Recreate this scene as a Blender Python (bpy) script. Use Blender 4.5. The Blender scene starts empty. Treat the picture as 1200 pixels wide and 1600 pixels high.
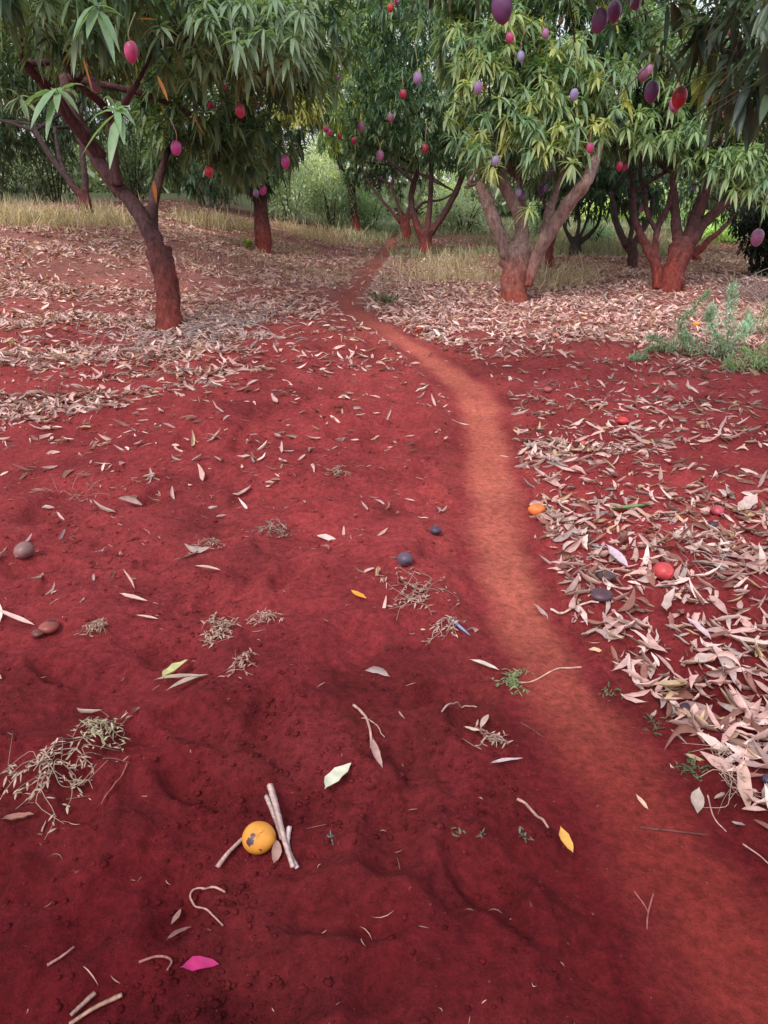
import bpy, math, random
import numpy as np
from mathutils import Vector

random.seed(7)
R = np.random.default_rng(11)
scene = bpy.context.scene
COL = scene.collection

# ------------------------------------------------------------------ camera
F = 1155.0
PITCH = math.radians(24.2)
CAMZ = 1.5
cam = bpy.data.cameras.new("camera")
camo = bpy.data.objects.new("camera", cam)
COL.objects.link(camo)
camo.location = (0, 0, CAMZ)
camo.rotation_euler = (math.radians(90) - PITCH, 0, 0)
cam.sensor_fit = 'VERTICAL'
cam.sensor_height = 36
cam.lens = 36 * F / 1600
cam.clip_start = 0.05
cam.clip_end = 2000
scene.camera = camo
FW = np.array([0, math.cos(PITCH), -math.sin(PITCH)])
UP = np.array([0, math.sin(PITCH), math.cos(PITCH)])
RT = np.array([1.0, 0, 0])
CP = np.array([0, 0, CAMZ])


def at(u, v, d):
    """point seen at photo pixel (u,v), d metres ahead of the camera"""
    return CP + d * (FW + RT * ((u - 600) / F) + UP * ((800 - v) / F))


def proj(p):
    p = np.atleast_2d(p) - CP
    d = p @ FW
    dd = np.where(d < 0.05, 0.05, d)
    return 600 + F * (p @ RT) / dd, 800 - F * (p @ UP) / dd, d


# ------------------------------------------------------------------ noise
def _h(ix, iy, s):
    n = (ix.astype(np.int64) * 374761393 + iy.astype(np.int64) * 668265263 + s * 1442695041) & 0x7fffffff
    n = ((n ^ (n >> 13)) * 1274126177) & 0x7fffffff
    n = ((n ^ (n >> 11)) * 1103515245) & 0x7fffffff
    return ((n ^ (n >> 16)) & 0xffff) / 65535.0


def vn(x, y, s=0):
    ix = np.floor(x); iy = np.floor(y)
    fx = x - ix; fy = y - iy
    fx = fx * fx * fx * (fx * (fx * 6 - 15) + 10); fy = fy * fy * fy * (fy * (fy * 6 - 15) + 10)
    a = _h(ix, iy, s); b = _h(ix + 1, iy, s); c = _h(ix, iy + 1, s); d = _h(ix + 1, iy + 1, s)
    return (a + (b - a) * fx) * (1 - fy) + (c + (d - c) * fx) * fy


def fbm(x, y, f, o=3, s=0):
    t = 0; a = 1; w = 0
    for k in range(o):
        t = t + a * (vn(x * f + 13.7 * k, y * f - 7.1 * k, s + k * 17) - .5)
        w += a; a *= .5; f *= 2.03
    return t / w * 2


def ss(a, b, x):
    t = np.clip((x - a) / (b - a), 0, 1)
    return t * t * (3 - 2 * t)


# ------------------------------------------------------------------ terrain
def hbase(x, y):
    left = ss(-.2, 6.5, -x) * ss(3, 15, y) * .95
    bank = .13 * np.exp(-((x + .95) / 1.0) ** 2) * ss(2.5, 6, y) * (1 - ss(9, 13, y))
    h = left + bank + .05 * ss(.5, 3, x) * ss(1, 3, y)
    h = h + .10 * fbm(x, y, .22, 2, 5) * ss(3, 9, np.hypot(x, y))
    return h


def ray_flat(u, v, hf):
    u = np.atleast_1d(np.asarray(u, float)); v = np.atleast_1d(np.asarray(v, float))
    D = FW[None] + RT[None] * ((u - 600) / F)[:, None] + UP[None] * ((800 - v) / F)[:, None]
    lo = np.zeros(len(u)); hi = np.full(len(u), 70.0); found = np.zeros(len(u), bool)
    ts = np.concatenate([np.linspace(.8, 6, 105), np.linspace(6.05, 70, 500)])
    prev = np.full(len(u), .5)
    for t in ts:
        P = CP + D * t
        under = (P[:, 2] < hf(P[:, 0], P[:, 1])) & ~found
        lo = np.where(under, prev, lo); hi = np.where(under, t, hi); found |= under
        prev = np.where(found, prev, t)
    for _ in range(14):
        m = (lo + hi) / 2
        P = CP + D * m[:, None]
        under = P[:, 2] < hf(P[:, 0], P[:, 1])
        hi = np.where(under, m, hi); lo = np.where(under, lo, m)
    return CP + D * hi[:, None]


# path centreline, found once on the base terrain (u, v, half width px)
PTH = np.array([(612, 376, 8), (598, 400, 12), (572, 428, 19), (548, 455, 26), (540, 474, 30), (562, 492, 30),
                (604, 513, 31), (660, 548, 37), (704, 580, 40), (741, 612, 44), (757, 660, 52), (764, 720, 56),
                (770, 800, 68), (790, 880, 70), (806, 940, 72), (836, 1010, 74), (880, 1080, 98), (930, 1150, 122),
                (988, 1250, 150), (1075, 1370, 175), (1150, 1500, 205), (1235, 1620, 240)], float)
pw = ray_flat(PTH[:, 0], PTH[:, 1], hbase)
pd = (pw - CP) @ FW
phw = PTH[:, 2] * pd / F * np.interp(PTH[:, 1], [376, 480, 560, 760, 1000, 1250, 1500], [.8, .85, .85, .95, 1.0, 1.0, 1.0])
# carry on behind the camera and past the last trees
pxs = np.concatenate([[pw[0, 0] + 1.0], pw[:, 0], [1.05, 1.35, 1.8]])
pys = np.concatenate([[pw[0, 1] + 9], pw[:, 1], [.3, -.8, -5]])
phs = np.concatenate([[.3], phw, [.34, .36, .36]])
o_ = np.argsort(pys)
pys, pxs, phs = pys[o_], pxs[o_], phs[o_]
_yy = np.linspace(pys[0], pys[-1], 1200)
_xx = np.interp(_yy, pys, pxs); _hh = np.interp(_yy, pys, phs)
k_ = np.hanning(31); k_ /= k_.sum()
_xx = np.convolve(np.pad(_xx, 15, 'edge'), k_, 'valid'); _hh = np.convolve(np.pad(_hh, 15, 'edge'), k_, 'valid')


def pathd(x, y):
    """signed distance across the path in units of its half width"""
    cx = np.interp(y, _yy, _xx); hw = np.interp(y, _yy, _hh)
    sl = np.interp(y, _yy, np.gradient(_xx, _yy))
    edge = 1 + .22 * fbm(x * 0 + np.sign(x - cx) * 9.1, y, 2.3, 3, 77)
    return (x - cx) / np.sqrt(1 + sl * sl) / (hw * edge)


_fp = ray_flat([310, 700, 480, 620, 180, 560, 760, 860, 330, 90, 420, 650, 500, 250, 740, 130, 590, 300, 460, 60, 690, 380, 540],
               [1140, 1092, 1550, 1300, 1420, 1010, 1385, 1480, 930, 1050, 1130, 1200, 800, 760, 1150, 1250, 700, 1230, 900, 880, 780, 680, 1440], hbase)
_fr = np.random.default_rng(5)
FOOT = [(p[0], p[1], _fr.uniform(0, 3.14), _fr.uniform(.09, .15), _fr.uniform(.045, .07), _fr.uniform(.018, .042)) for p in _fp]


def H(x, y):
    x = np.asarray(x, float); y = np.asarray(y, float)
    r = np.hypot(x, y)
    t = np.abs(pathd(x, y))
    core = 1 - ss(.55, 1.7, t)
    near = np.exp(-np.maximum(r - 2, 0) / 7)
    wv = fbm(x, y, .8, 3, 21)
    d = .045 * wv
    # broken hoe furrows running roughly across the slope
    fur = np.sin((y * 1.0 + .35 * x + 1.1 * fbm(x, y, .5, 2, 31)) * 7.5)
    d = d + .013 * fur * (.4 + .9 * vn(x * .7, y * .7, 41)) * (1 - ss(8, 14, r))
    d = d + .050 * fbm(x, y, 2.7, 3, 51) * (.35 + .65 * near)
    d = d + .016 * fbm(x, y, 9.5, 3, 61) * near * (.5 + vn(x * 1.3, y * 1.3, 63))
    pit = ss(.66, .90, vn(x * 4.2 + 5, y * 4.2, 71))
    d = d - .045 * pit * near
    for fx, fy, fa, fl, fw_, fd in FOOT:
        dx = x - fx; dy = y - fy
        a_ = (dx * math.cos(fa) + dy * math.sin(fa)) / fl; b_ = (-dx * math.sin(fa) + dy * math.cos(fa)) / fw_
        q = a_ * a_ + b_ * b_
        d = d - fd * np.exp(-q * q * .8) + fd * .45 * np.exp(-((np.sqrt(q) - 1.5) / .35) ** 2)
    lump = ss(.58, .80, vn(x * 8.0, y * 9.0, 81)) * (.4 + vn(x * 1.9, y * 1.9, 83))
    d = d + .020 * lump * near
    l2 = ss(.60, .78, vn(x * 19.0, y * 21.0, 85)) * ss(.35, .7, vn(x * 2.3, y * 2.3, 87))
    d = d + .010 * l2 * np.exp(-np.maximum(r - 2, 0) / 3)
    berm = np.exp(-((t - 1.6) / .45) ** 2) * .018
    return hbase(x, y) + d * (1 - .82 * core) + berm - .022 * core


def Hs(x, y):
    return float(H(np.array([x]), np.array([y]))[0])


def G(u, v):
    """where the sight line through photo pixel (u,v) meets the ground"""
    D = FW + RT * ((u - 600) / F) + UP * ((800 - v) / F)
    ts = np.geomspace(.8, 70, 260)
    for _ in range(3):
        P = CP + D[None] * ts[:, None]
        un = P[:, 2] < H(P[:, 0], P[:, 1])
        k = int(np.argmax(un)) if un.any() else len(ts) - 1
        ts = np.linspace(ts[max(k - 1, 0)], ts[k], 24)
    return CP + D * ts[-1]


# ------------------------------------------------------------------ mesh helpers
def mesh(name, V, T, cols=None, smooth=True, quads=None):
    me = bpy.data.meshes.new(name)
    V = np.asarray(V, np.float32); T = np.asarray(T, np.int32)
    me.vertices.add(len(V)); me.vertices.foreach_set('co', V.ravel())
    k = T.shape[1]
    me.loops.add(T.size); me.loops.foreach_set('vertex_index', T.ravel())
    me.polygons.add(len(T)); me.polygons.foreach_set('loop_start', np.arange(len(T), dtype=np.int32) * k)
    me.update(calc_edges=True)
    if cols is not None:
        a = me.attributes.new('tint', 'FLOAT_COLOR', 'POINT')
        c = np.ones((len(V), 4), np.float32); c[:, :3] = cols
        a.data.foreach_set('color', c.ravel())
    if smooth:
        me.polygons.foreach_set('use_smooth', np.ones(len(T), bool))
    me.validate()
    return me


def obj(name, V, T, mat, origin=(0, 0, 0), parent=None, cols=None, smooth=True):
    V = np.asarray(V, float) - np.asarray(origin, float)
    me = mesh(name, V, T, cols, smooth)
    me.materials.append(mat)
    o = bpy.data.objects.new(name, me); COL.objects.link(o)
    if parent is None:
        o.location = tuple(float(q) for q in origin)
    else:
        o.parent = parent
        o.location = tuple(float(a - b) for a, b in zip(origin, parent.location))
    return o


def tag(o, label=None, cat=None, group=None, kind=None):
    if label: o['label'] = label
    if cat: o['category'] = cat
    if group: o['group'] = group
    if kind: o['kind'] = kind
    return o


def empty(name, loc, label, cat, group=None):
    o = bpy.data.objects.new(name, None); COL.objects.link(o)
    o.empty_display_size = .1
    o.location = tuple(float(q) for q in loc)
    return tag(o, label, cat, group)


class Acc:
    def __init__(s): s.v = []; s.t = []; s.c = []; s.n = 0
    def add(s, V, T, c):
        V = np.asarray(V, float); c = np.asarray(c, float)
        if c.ndim == 1: c = np.tile(c, (len(V), 1))
        s.v.append(V); s.t.append(np.asarray(T, int) + s.n); s.c.append(c); s.n += len(V)
    def get(s): return np.concatenate(s.v), np.concatenate(s.t), np.concatenate(s.c)
    def build(s, name, mat, origin=(0, 0, 0), parent=None, smooth=True):
        V, T, c = s.get()
        return obj(name, V, T, mat, origin, parent, c, smooth)


def smoothline(P, r, n=6):
    P = np.asarray(P, float); r = np.asarray(r, float)
    if len(P) < 3:
        t = np.linspace(0, 1, n * (len(P) - 1) + 1)
        i = np.linspace(0, 1, len(P))
        return np.stack([np.interp(t, i, P[:, k]) for k in range(3)], 1), np.interp(t, i, r)
    Q = np.vstack([2 * P[0] - P[1], P, 2 * P[-1] - P[-2]]); out = []; ro = []
    for i in range(1, len(Q) - 2):
        for k in range(n):
            t = k / n
            out.append(.5 * ((2 * Q[i]) + (-Q[i - 1] + Q[i + 1]) * t + (2 * Q[i - 1] - 5 * Q[i] + 4 * Q[i + 1] - Q[i + 2]) * t * t + (-Q[i - 1] + 3 * Q[i] - 3 * Q[i + 1] + Q[i + 2]) * t ** 3))
            ro.append(r[i - 1] + (r[i] - r[i - 1]) * t)
    out.append(P[-1]); ro.append(r[-1])
    return np.array(out), np.array(ro)


def tube(P, r, sides=10, n=6, rough=0.0, seed=0):
    P, r = smoothline(P, r, n)
    m = len(P)
    T = np.gradient(P, axis=0); T /= np.linalg.norm(T, axis=1)[:, None] + 1e-9
    ref = np.array([.31, .9, .2]) if abs(T[0][1]) < .8 else np.array([1, .1, .2])
    V = []
    a = np.arange(sides) / sides * 2 * math.pi
    prev = None
    for i in range(m):
        b = np.cross(T[i], ref if prev is None else prev); b /= np.linalg.norm(b) + 1e-9
        c = np.cross(b, T[i]); prev = c
        rr = r[i] * np.ones(sides)
        if rough:
            rr = rr * (1 + rough * (vn(a * 1.6 + seed, np.full(sides, i * .55 + seed * 3.1), seed) - .5) * 2
                       + rough * .6 * (vn(a * 4 + seed, np.full(sides, i * 1.3), seed + 3) - .5) * 2)
            rr[-1] = rr[-1] * .5 + rr[0] * .5
        V.append(P[i] + np.outer(np.cos(a) * rr, b) + np.outer(np.sin(a) * rr, c))
    V = np.concatenate(V + [P[:1], P[-1:]])
    F_ = []
    for i in range(m - 1):
        for k in range(sides):
            a0 = i * sides + k; b0 = i * sides + (k + 1) % sides
            F_ += [(a0, b0, b0 + sides), (a0, b0 + sides, a0 + sides)]
    e = m * sides
    for k in range(sides):
        F_.append((e, (k + 1) % sides, k))
        F_.append((e + 1, (m - 1) * sides + k, (m - 1) * sides + (k + 1) % sides))
    return V, np.array(F_)


def leaves(O, D, L, W, droop, side_hint=None, lod=1, fold=.18, twist=None, bend=None, ripple=0):
    """vectorised lanceolate leaves. O origin, D direction, L length, W width (full)"""
    n = len(O)
    D = D / (np.linalg.norm(D, axis=1)[:, None] + 1e-9)
    up = np.tile([0, 0, 1.0], (n, 1)) if side_hint is None else side_hint
    S = np.cross(D, up); nn = np.linalg.norm(S, axis=1)
    S = np.where((nn < 1e-3)[:, None], np.array([1.0, 0, 0]), S / (nn[:, None] + 1e-9))
    N = np.cross(S, D)
    if twist is not None:
        c, s_ = np.cos(twist)[:, None], np.sin(twist)[:, None]
        S, N = S * c + N * s_, N * c - S * s_
    if lod == 0:
        ts = [0, .35, .72, 1]; ws = [.10, 1, .72, 0]
    elif lod == 1:
        ts = [0, .10, .32, .62, .85, 1]; ws = [.05, .45, .98, .9, .45, 0]
    else:
        ts = [0, .06, .16, .32, .5, .68, .83, .94, 1]; ws = [.04, .10, .52, .92, 1, .88, .56, .22, 0]
    rows = []
    for t, w in zip(ts, ws):
        c = O + D * (L * t)[:, None]
        c = c + np.stack([np.zeros(n), np.zeros(n), -droop * L * t * t], 1)
        if bend is not None: c = c + S * (bend * L * 4 * t * (1 - t))[:, None]
        if ripple and 0 < t < 1: c = c + N * (R.normal(size=n) * ripple * W)[:, None]
        hw = (W * w / 2)[:, None]
        if ripple and w: hw = hw * (1 + .35 * (R.random((n, 1)) - .5))
        if w == 0:
            rows.append([c])
        elif lod == 0:
            rows.append([c - S * hw, c + S * hw])
        else:
            rows.append([c - S * hw, c - N * hw * fold * 2, c + S * hw])
    V = np.stack([p for r in rows for p in r], 1)
    k = V.shape[1]
    T = []; idx = 0; st = []
    for r in rows: st.append((idx, len(r))); idx += len(r)
    for (a, na), (b, nb) in zip(st[:-1], st[1:]):
        if nb == na:
            for q in range(na - 1):
                T += [(a + q, a + q + 1, b + q + 1), (a + q, b + q + 1, b + q)]
        else:
            for q in range(na - 1): T.append((a + q, a + q + 1, b))
    T = np.array(T)
    TT = (T[None] + (np.arange(n) * k)[:, None, None]).reshape(-1, 3)
    return V.reshape(-1, 3), TT, k


# ------------------------------------------------------------------ materials
def mat_new(name):
    m = bpy.data.materials.new(name); m.use_nodes = True
    nt = m.node_tree; nt.nodes.clear()
    out = nt.nodes.new('ShaderNodeOutputMaterial')
    return m, nt, out


def N(nt, t, **kw):
    n = nt.nodes.new(t)
    for k, v in kw.items(): setattr(n, k, v)
    return n


def attr_tint(nt):
    return N(nt, 'ShaderNodeAttribute', attribute_name='tint')


def noise(nt, scale, detail=5, rough=.6, coord='Object'):
    tc = N(nt, 'ShaderNodeTexCoord')
    n = N(nt, 'ShaderNodeTexNoise'); n.inputs['Scale'].default_value = scale
    n.inputs['Detail'].default_value = detail; n.inputs['Roughness'].default_value = rough
    nt.links.new(tc.outputs[coord], n.inputs['Vector'])
    return n


def mulcol(nt, col_out, fac_out, lo, hi):
    mr = N(nt, 'ShaderNodeMapRange'); mr.inputs[1].default_value = .3; mr.inputs[2].default_value = .7
    mr.inputs[3].default_value = lo; mr.inputs[4].default_value = hi
    nt.links.new(fac_out, mr.inputs[0])
    vm = N(nt, 'ShaderNodeVectorMath', operation='SCALE')
    nt.links.new(col_out, vm.inputs[0]); nt.links.new(mr.outputs[0], vm.inputs['Scale'])
    return vm.outputs[0]


def mat_soil():
    m, nt, out = mat_new('red_soil')
    b = N(nt, 'ShaderNodeBsdfPrincipled'); b.inputs['Roughness'].default_value = .97
    b.inputs['Specular IOR Level'].default_value = .12
    a = attr_tint(nt)
    n1 = noise(nt, 2.2, 8, .7); n2 = noise(nt, 38, 6, .72); n3 = noise(nt, 160, 4, .7)
    c = mulcol(nt, a.outputs['Color'], n1.outputs[0], .78, 1.24)
    c = mulcol(nt, c, n2.outputs[0], .58, 1.38)  # darker where the same noise dips the bump: hollow shade put into colour
    # pale crumbs
    vo = N(nt, 'ShaderNodeTexNoise'); tc = N(nt, 'ShaderNodeTexCoord')
    vo.inputs['Scale'].default_value = 75; vo.inputs['Detail'].default_value = 2
    nt.links.new(tc.outputs['Object'], vo.inputs['Vector'])
    cr = N(nt, 'ShaderNodeMapRange'); cr.inputs[1].default_value = .72; cr.inputs[2].default_value = .78
    cr.inputs[3].default_value = 0; cr.inputs[4].default_value = .5
    nt.links.new(vo.outputs[0], cr.inputs[0])
    mx = N(nt, 'ShaderNodeMix', data_type='RGBA')
    nt.links.new(cr.outputs[0], mx.inputs[0]); nt.links.new(c, mx.inputs[6])
    mx.inputs[7].default_value = (.42, .16, .15, 1)
    nt.links.new(mx.outputs[2], b.inputs['Base Color'])
    bp = N(nt, 'ShaderNodeBump'); bp.inputs['Strength'].default_value = 1.0; bp.inputs['Distance'].default_value = .028
    nt.links.new(n2.outputs[0], bp.inputs['Height'])
    bp2 = N(nt, 'ShaderNodeBump'); bp2.inputs['Strength'].default_value = .6; bp2.inputs['Distance'].default_value = .004
    nt.links.new(n3.outputs[0], bp2.inputs['Height']); nt.links.new(bp.outputs[0], bp2.inputs['Normal'])
    nt.links.new(bp2.outputs[0], b.inputs['Normal'])
    nt.links.new(b.outputs[0], out.inputs[0])
    return m


def mat_path():
    m, nt, out = mat_new('trodden_earth')
    b = N(nt, 'ShaderNodeBsdfPrincipled'); b.inputs['Roughness'].default_value = .93
    b.inputs['Specular IOR Level'].default_value = .15
    a = attr_tint(nt)
    n1 = noise(nt, 3.5, 7, .7); n2 = noise(nt, 24, 6, .75); n3 = noise(nt, 120, 4, .7)
    c = mulcol(nt, a.outputs['Color'], n1.outputs[0], .74, 1.22)
    c = mulcol(nt, c, n2.outputs[0], .70, 1.26)
    vt = N(nt, 'ShaderNodeTexVoronoi', feature='DISTANCE_TO_EDGE'); vt.inputs['Scale'].default_value = 7
    tc = N(nt, 'ShaderNodeTexCoord'); wn = N(nt, 'ShaderNodeVectorMath', operation='MULTIPLY_ADD')
    nt.links.new(n2.outputs['Color'], wn.inputs[0]); wn.inputs[1].default_value = (.12, .12, .12)
    nt.links.new(tc.outputs['Object'], wn.inputs[2]); nt.links.new(wn.outputs[0], vt.inputs['Vector'])
    mr = N(nt, 'ShaderNodeMapRange'); mr.inputs[1].default_value = 0; mr.inputs[2].default_value = .03
    mr.inputs[3].default_value = .78; mr.inputs[4].default_value = 1
    nt.links.new(vt.outputs['Distance'], mr.inputs[0])
    vm = N(nt, 'ShaderNodeVectorMath', operation='SCALE'); nt.links.new(c, vm.inputs[0]); nt.links.new(mr.outputs[0], vm.inputs['Scale'])
    nt.links.new(vm.outputs[0], b.inputs['Base Color'])
    bp = N(nt, 'ShaderNodeBump'); bp.inputs['Strength'].default_value = .5; bp.inputs['Distance'].default_value = .006
    nt.links.new(n2.outputs[0], bp.inputs['Height'])
    bp2 = N(nt, 'ShaderNodeBump'); bp2.inputs['Strength'].default_value = .5; bp2.inputs['Distance'].default_value = .002
    nt.links.new(n3.outputs[0], bp2.inputs['Height']); nt.links.new(bp.outputs[0], bp2.inputs['Normal'])
    nt.links.new(bp2.outputs[0], b.inputs['Normal'])
    nt.links.new(b.outputs[0], out.inputs[0])
    return m


def mat_leaf(name, rough=.42, trans=.22, spec=.5, nscale=9):
    m, nt, out = mat_new(name)
    b = N(nt, 'ShaderNodeBsdfPrincipled'); b.inputs['Roughness'].default_value = rough
    b.inputs['Specular IOR Level'].default_value = spec
    a = attr_tint(nt)
    n1 = noise(nt, nscale, 3)
    c = mulcol(nt, a.outputs['Color'], n1.outputs[0], .8, 1.2)
    nt.links.new(c, b.inputs['Base Color'])
    tr = N(nt, 'ShaderNodeBsdfTranslucent')
    sc_ = N(nt, 'ShaderNodeVectorMath', operation='MULTIPLY'); nt.links.new(c, sc_.inputs[0]); sc_.inputs[1].default_value = (1.7, 1.8, .8)
    nt.links.new(sc_.outputs[0], tr.inputs['Color'])
    mx = N(nt, 'ShaderNodeMixShader'); mx.inputs[0].default_value = trans
    nt.links.new(b.outputs[0], mx.inputs[1]); nt.links.new(tr.outputs[0], mx.inputs[2])
    nt.links.new(mx.outputs[0], out.inputs[0])
    return m


def mat_bark():
    m, nt, out = mat_new('bark')
    b = N(nt, 'ShaderNodeBsdfPrincipled'); b.inputs['Roughness'].default_value = .9
    b.inputs['Specular IOR Level'].default_value = .2
    a = attr_tint(nt)
    n1 = noise(nt, 7, 6, .7, 'Generated'); n2 = noise(nt, 26, 7, .75)
    mp = N(nt, 'ShaderNodeMapping'); mp.inputs['Scale'].default_value = (1, 1, .35)
    tc = N(nt, 'ShaderNodeTexCoord'); nt.links.new(tc.outputs['Object'], mp.inputs[0]); nt.links.new(mp.outputs[0], n2.inputs['Vector'])
    c = mulcol(nt, a.outputs['Color'], n1.outputs[0], .72, 1.25)
    c = mulcol(nt, c, n2.outputs[0], .35, 1.6)
    nt.links.new(c, b.inputs['Base Color'])
    bp = N(nt, 'ShaderNodeBump'); bp.inputs['Strength'].default_value = 1; bp.inputs['Distance'].default_value = .03
    nt.links.new(n2.outputs[0], bp.inputs['Height']); nt.links.new(bp.outputs[0], b.inputs['Normal'])
    nt.links.new(b.outputs[0], out.inputs[0])
    return m


def mat_plain(name, rough=.85, spec=.3, lo=.8, hi=1.2, nscale=40, bump=.002):
    m, nt, out = mat_new(name)
    b = N(nt, 'ShaderNodeBsdfPrincipled'); b.inputs['Roughness'].default_value = rough
    b.inputs['Specular IOR Level'].default_value = spec
    a = attr_tint(nt)
    n1 = noise(nt, nscale, 5, .65)
    c = mulcol(nt, a.outputs['Color'], n1.outputs[0], lo, hi)
    nt.links.new(c, b.inputs['Base Color'])
    bp = N(nt, 'ShaderNodeBump'); bp.inputs['Strength'].default_value = .6; bp.inputs['Distance'].default_value = bump
    nt.links.new(n1.outputs[0], bp.inputs['Height']); nt.links.new(bp.outputs[0], b.inputs['Normal'])
    nt.links.new(b.outputs[0], out.inputs[0])
    return m


M_SOIL = mat_soil(); M_PATH = mat_path(); M_LEAF = mat_leaf('mango_leaf', .42, .3, .5)
M_SHRUB = mat_leaf('shrub_leaf', .6, .3, .25, 3)
M_LITTER = mat_leaf('dry_leaf', .75, .10, .2, 30)
M_GRASS = mat_leaf('grass_blade', .8, .2, .15, 5)
M_BARK = mat_bark(); M_TWIG = mat_plain('dry_twig', .85, .2)
M_FRUIT = mat_plain('mango_skin', .42, .4, .82, 1.15, 22, .0006)
M_STALK = mat_plain('fruit_stalk', .7, .3)

# ------------------------------------------------------------------ ground
def axis_coords(lo, hi, fine_lo, fine_hi, step, g=1.035, mx=6):
    c = list(np.arange(fine_lo, fine_hi, step))
    s = step; x = c[-1]
    while x < hi:
        s = min(s * g, mx); x += s; c.append(x)
    s = step; x = fine_lo
    while x > lo:
        s = min(s * g, mx); x -= s; c.insert(0, x)
    return np.array(c)


def soil_col(x, y):
    c_far = np.array([.38, .085, .080]); c_mid = np.array([.335, .050, .055]); c_near = np.array([.128, .0090, .0140])  # near tone: dark crimson soil plus foreground shade put into the colour
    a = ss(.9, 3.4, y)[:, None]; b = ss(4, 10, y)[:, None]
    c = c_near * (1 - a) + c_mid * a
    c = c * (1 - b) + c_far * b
    n = fbm(x, y, .9, 4, 101)[:, None]
    c = c * (1 + .22 * n)
    n2 = ss(.1, .6, fbm(x, y, 2.1, 3, 111))[:, None]
    c = c * (1 - .30 * n2)
    n3 = ss(.15, .7, fbm(x, y, 6.5, 3, 117))[:, None]
    c = c * (1 - .22 * n3)
    n4 = ss(.2, .7, fbm(x, y, 1.4, 3, 119))[:, None]
    c = c * (1 - .5 * n4) + (c * 1.25 + np.array([.02, .012, .010])) * .5 * n4 
    # leaf mould in the littered ground far off
    m = (ss(6.5, 11, y) * .55)[:, None]
    c = c * (1 - m) + np.array([.36, .20, .17]) * m
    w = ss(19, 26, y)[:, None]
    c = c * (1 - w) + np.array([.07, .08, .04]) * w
    return c


def path_col(x, y):
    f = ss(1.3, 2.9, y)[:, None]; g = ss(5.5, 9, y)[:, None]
    c = np.array([.26, .036, .031]) * (1 - f) + np.array([.62, .165, .12]) * f  # near end of the path dimmed too, foreground shade painted in
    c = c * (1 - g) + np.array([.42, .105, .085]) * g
    return c * (1 + .12 * fbm(x, y, 1.7, 3, 131)[:, None])


gx = axis_coords(-300, 300, -1.5, 1.7, .013, 1.022, 12)
gy = axis_coords(-30, 400, .7, 3.2, .011, 1.011, 9)
GX, GY = np.meshgrid(gx, gy)
x = GX.ravel(); y = GY.ravel()
t = np.abs(pathd(x, y))
z = H(x, y) - .018 * (1 - ss(.45, .85, t))
nx, ny = len(gx), len(gy)
i = np.arange(ny - 1)[:, None] * nx + np.arange(nx - 1)[None]
Q = np.stack([i, i + 1, i + nx + 1, i + nx], -1).reshape(-1, 4)
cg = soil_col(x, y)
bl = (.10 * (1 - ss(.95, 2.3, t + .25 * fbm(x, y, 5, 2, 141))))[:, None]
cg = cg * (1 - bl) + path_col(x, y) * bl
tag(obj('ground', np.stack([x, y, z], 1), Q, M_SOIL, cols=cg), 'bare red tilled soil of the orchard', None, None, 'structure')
print('ground', nx, ny)

ys_ = axis_coords(-4.9, pys[-1] - .5, .7, 3.4, .012, 1.012, .2)
tt = np.linspace(-1, 1, 61)
YY, TT_ = np.meshgrid(ys_, tt, indexing='ij')
cx = np.interp(YY, _yy, _xx); hw = np.interp(YY, _yy, _hh); sl = np.interp(YY, _yy, np.gradient(_xx, _yy))
hw_x = hw * np.sqrt(1 + sl * sl) * (1 + .22 * fbm(np.sign(TT_) * 9.1, YY, 2.3, 3, 77))
px_ = (cx + TT_ * hw_x * 1.22).ravel(); py_ = YY.ravel()
ta = np.abs(TT_.ravel())
pz_ = H(px_, py_) + .005 - .020 * ss(.80, 1.04, ta + .16 * fbm(px_, py_, 5, 3, 151)) 
n0, n1_ = len(ys_), len(tt)
i = np.arange(n0 - 1)[:, None] * n1_ + np.arange(n1_ - 1)[None]
Q = np.stack([i, i + n1_, i + n1_ + 1, i + 1], -1).reshape(-1, 4)
e = ss(.22, .80, ta + .26 * fbm(px_, py_, 4, 4, 161))[:, None]
e = 1 - (1 - e) * (1 - .22 * ss(8.5, 13, py_))[:, None] * (.86 + .25 * fbm(px_, py_, 2.2, 3, 163))[:, None].clip(0, 1.1)
e = e.clip(0, 1)
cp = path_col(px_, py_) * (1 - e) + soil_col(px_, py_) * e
tag(obj('path', np.stack([px_, py_, pz_], 1), Q, M_SOIL, cols=cp), 'trodden orange earth footpath winding up between the trees', None, None, 'structure')

# loose soil crumbs and clods: nobody could count them
ICO_V = None
def lump_batch(P, S, seed):
    """irregular little octa-ish lumps"""
    base = np.array([(1, 0, 0), (-1, 0, 0), (0, 1, 0), (0, -1, 0), (0, 0, 1), (0, 0, -1),
                     (.6, .6, .5), (-.6, .6, .5), (-.6, -.6, .5), (.6, -.6, .5)], float)
    T = np.array([(4, 6, 7), (4, 7, 8), (4, 8, 9), (4, 9, 6), (6, 0, 2), (6, 2, 7), (7, 2, 1), (7, 1, 8), (8, 1, 3), (8, 3, 9), (9, 3, 0), (9, 0, 6),
                  (5, 2, 0), (5, 1, 2), (5, 3, 1), (5, 0, 3)])
    n = len(P)
    V = base[None] * (1 + .9 * (R.random((n, 10, 3)) - .5)) * S[:, None, None] * np.stack([.8 + .6 * R.random(n), .8 + .6 * R.random(n), .5 + .3 * R.random(n)], 1)[:, None, :]
    a = R.random(n) * 6.28
    c, s_ = np.cos(a)[:, None], np.sin(a)[:, None]
    V = np.stack([V[..., 0] * c - V[..., 1] * s_, V[..., 0] * s_ + V[..., 1] * c, V[..., 2]], -1) + P[:, None]
    return V.reshape(-1, 3), (T[None] + (np.arange(n) * 10)[:, None, None]).reshape(-1, 3)

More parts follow.
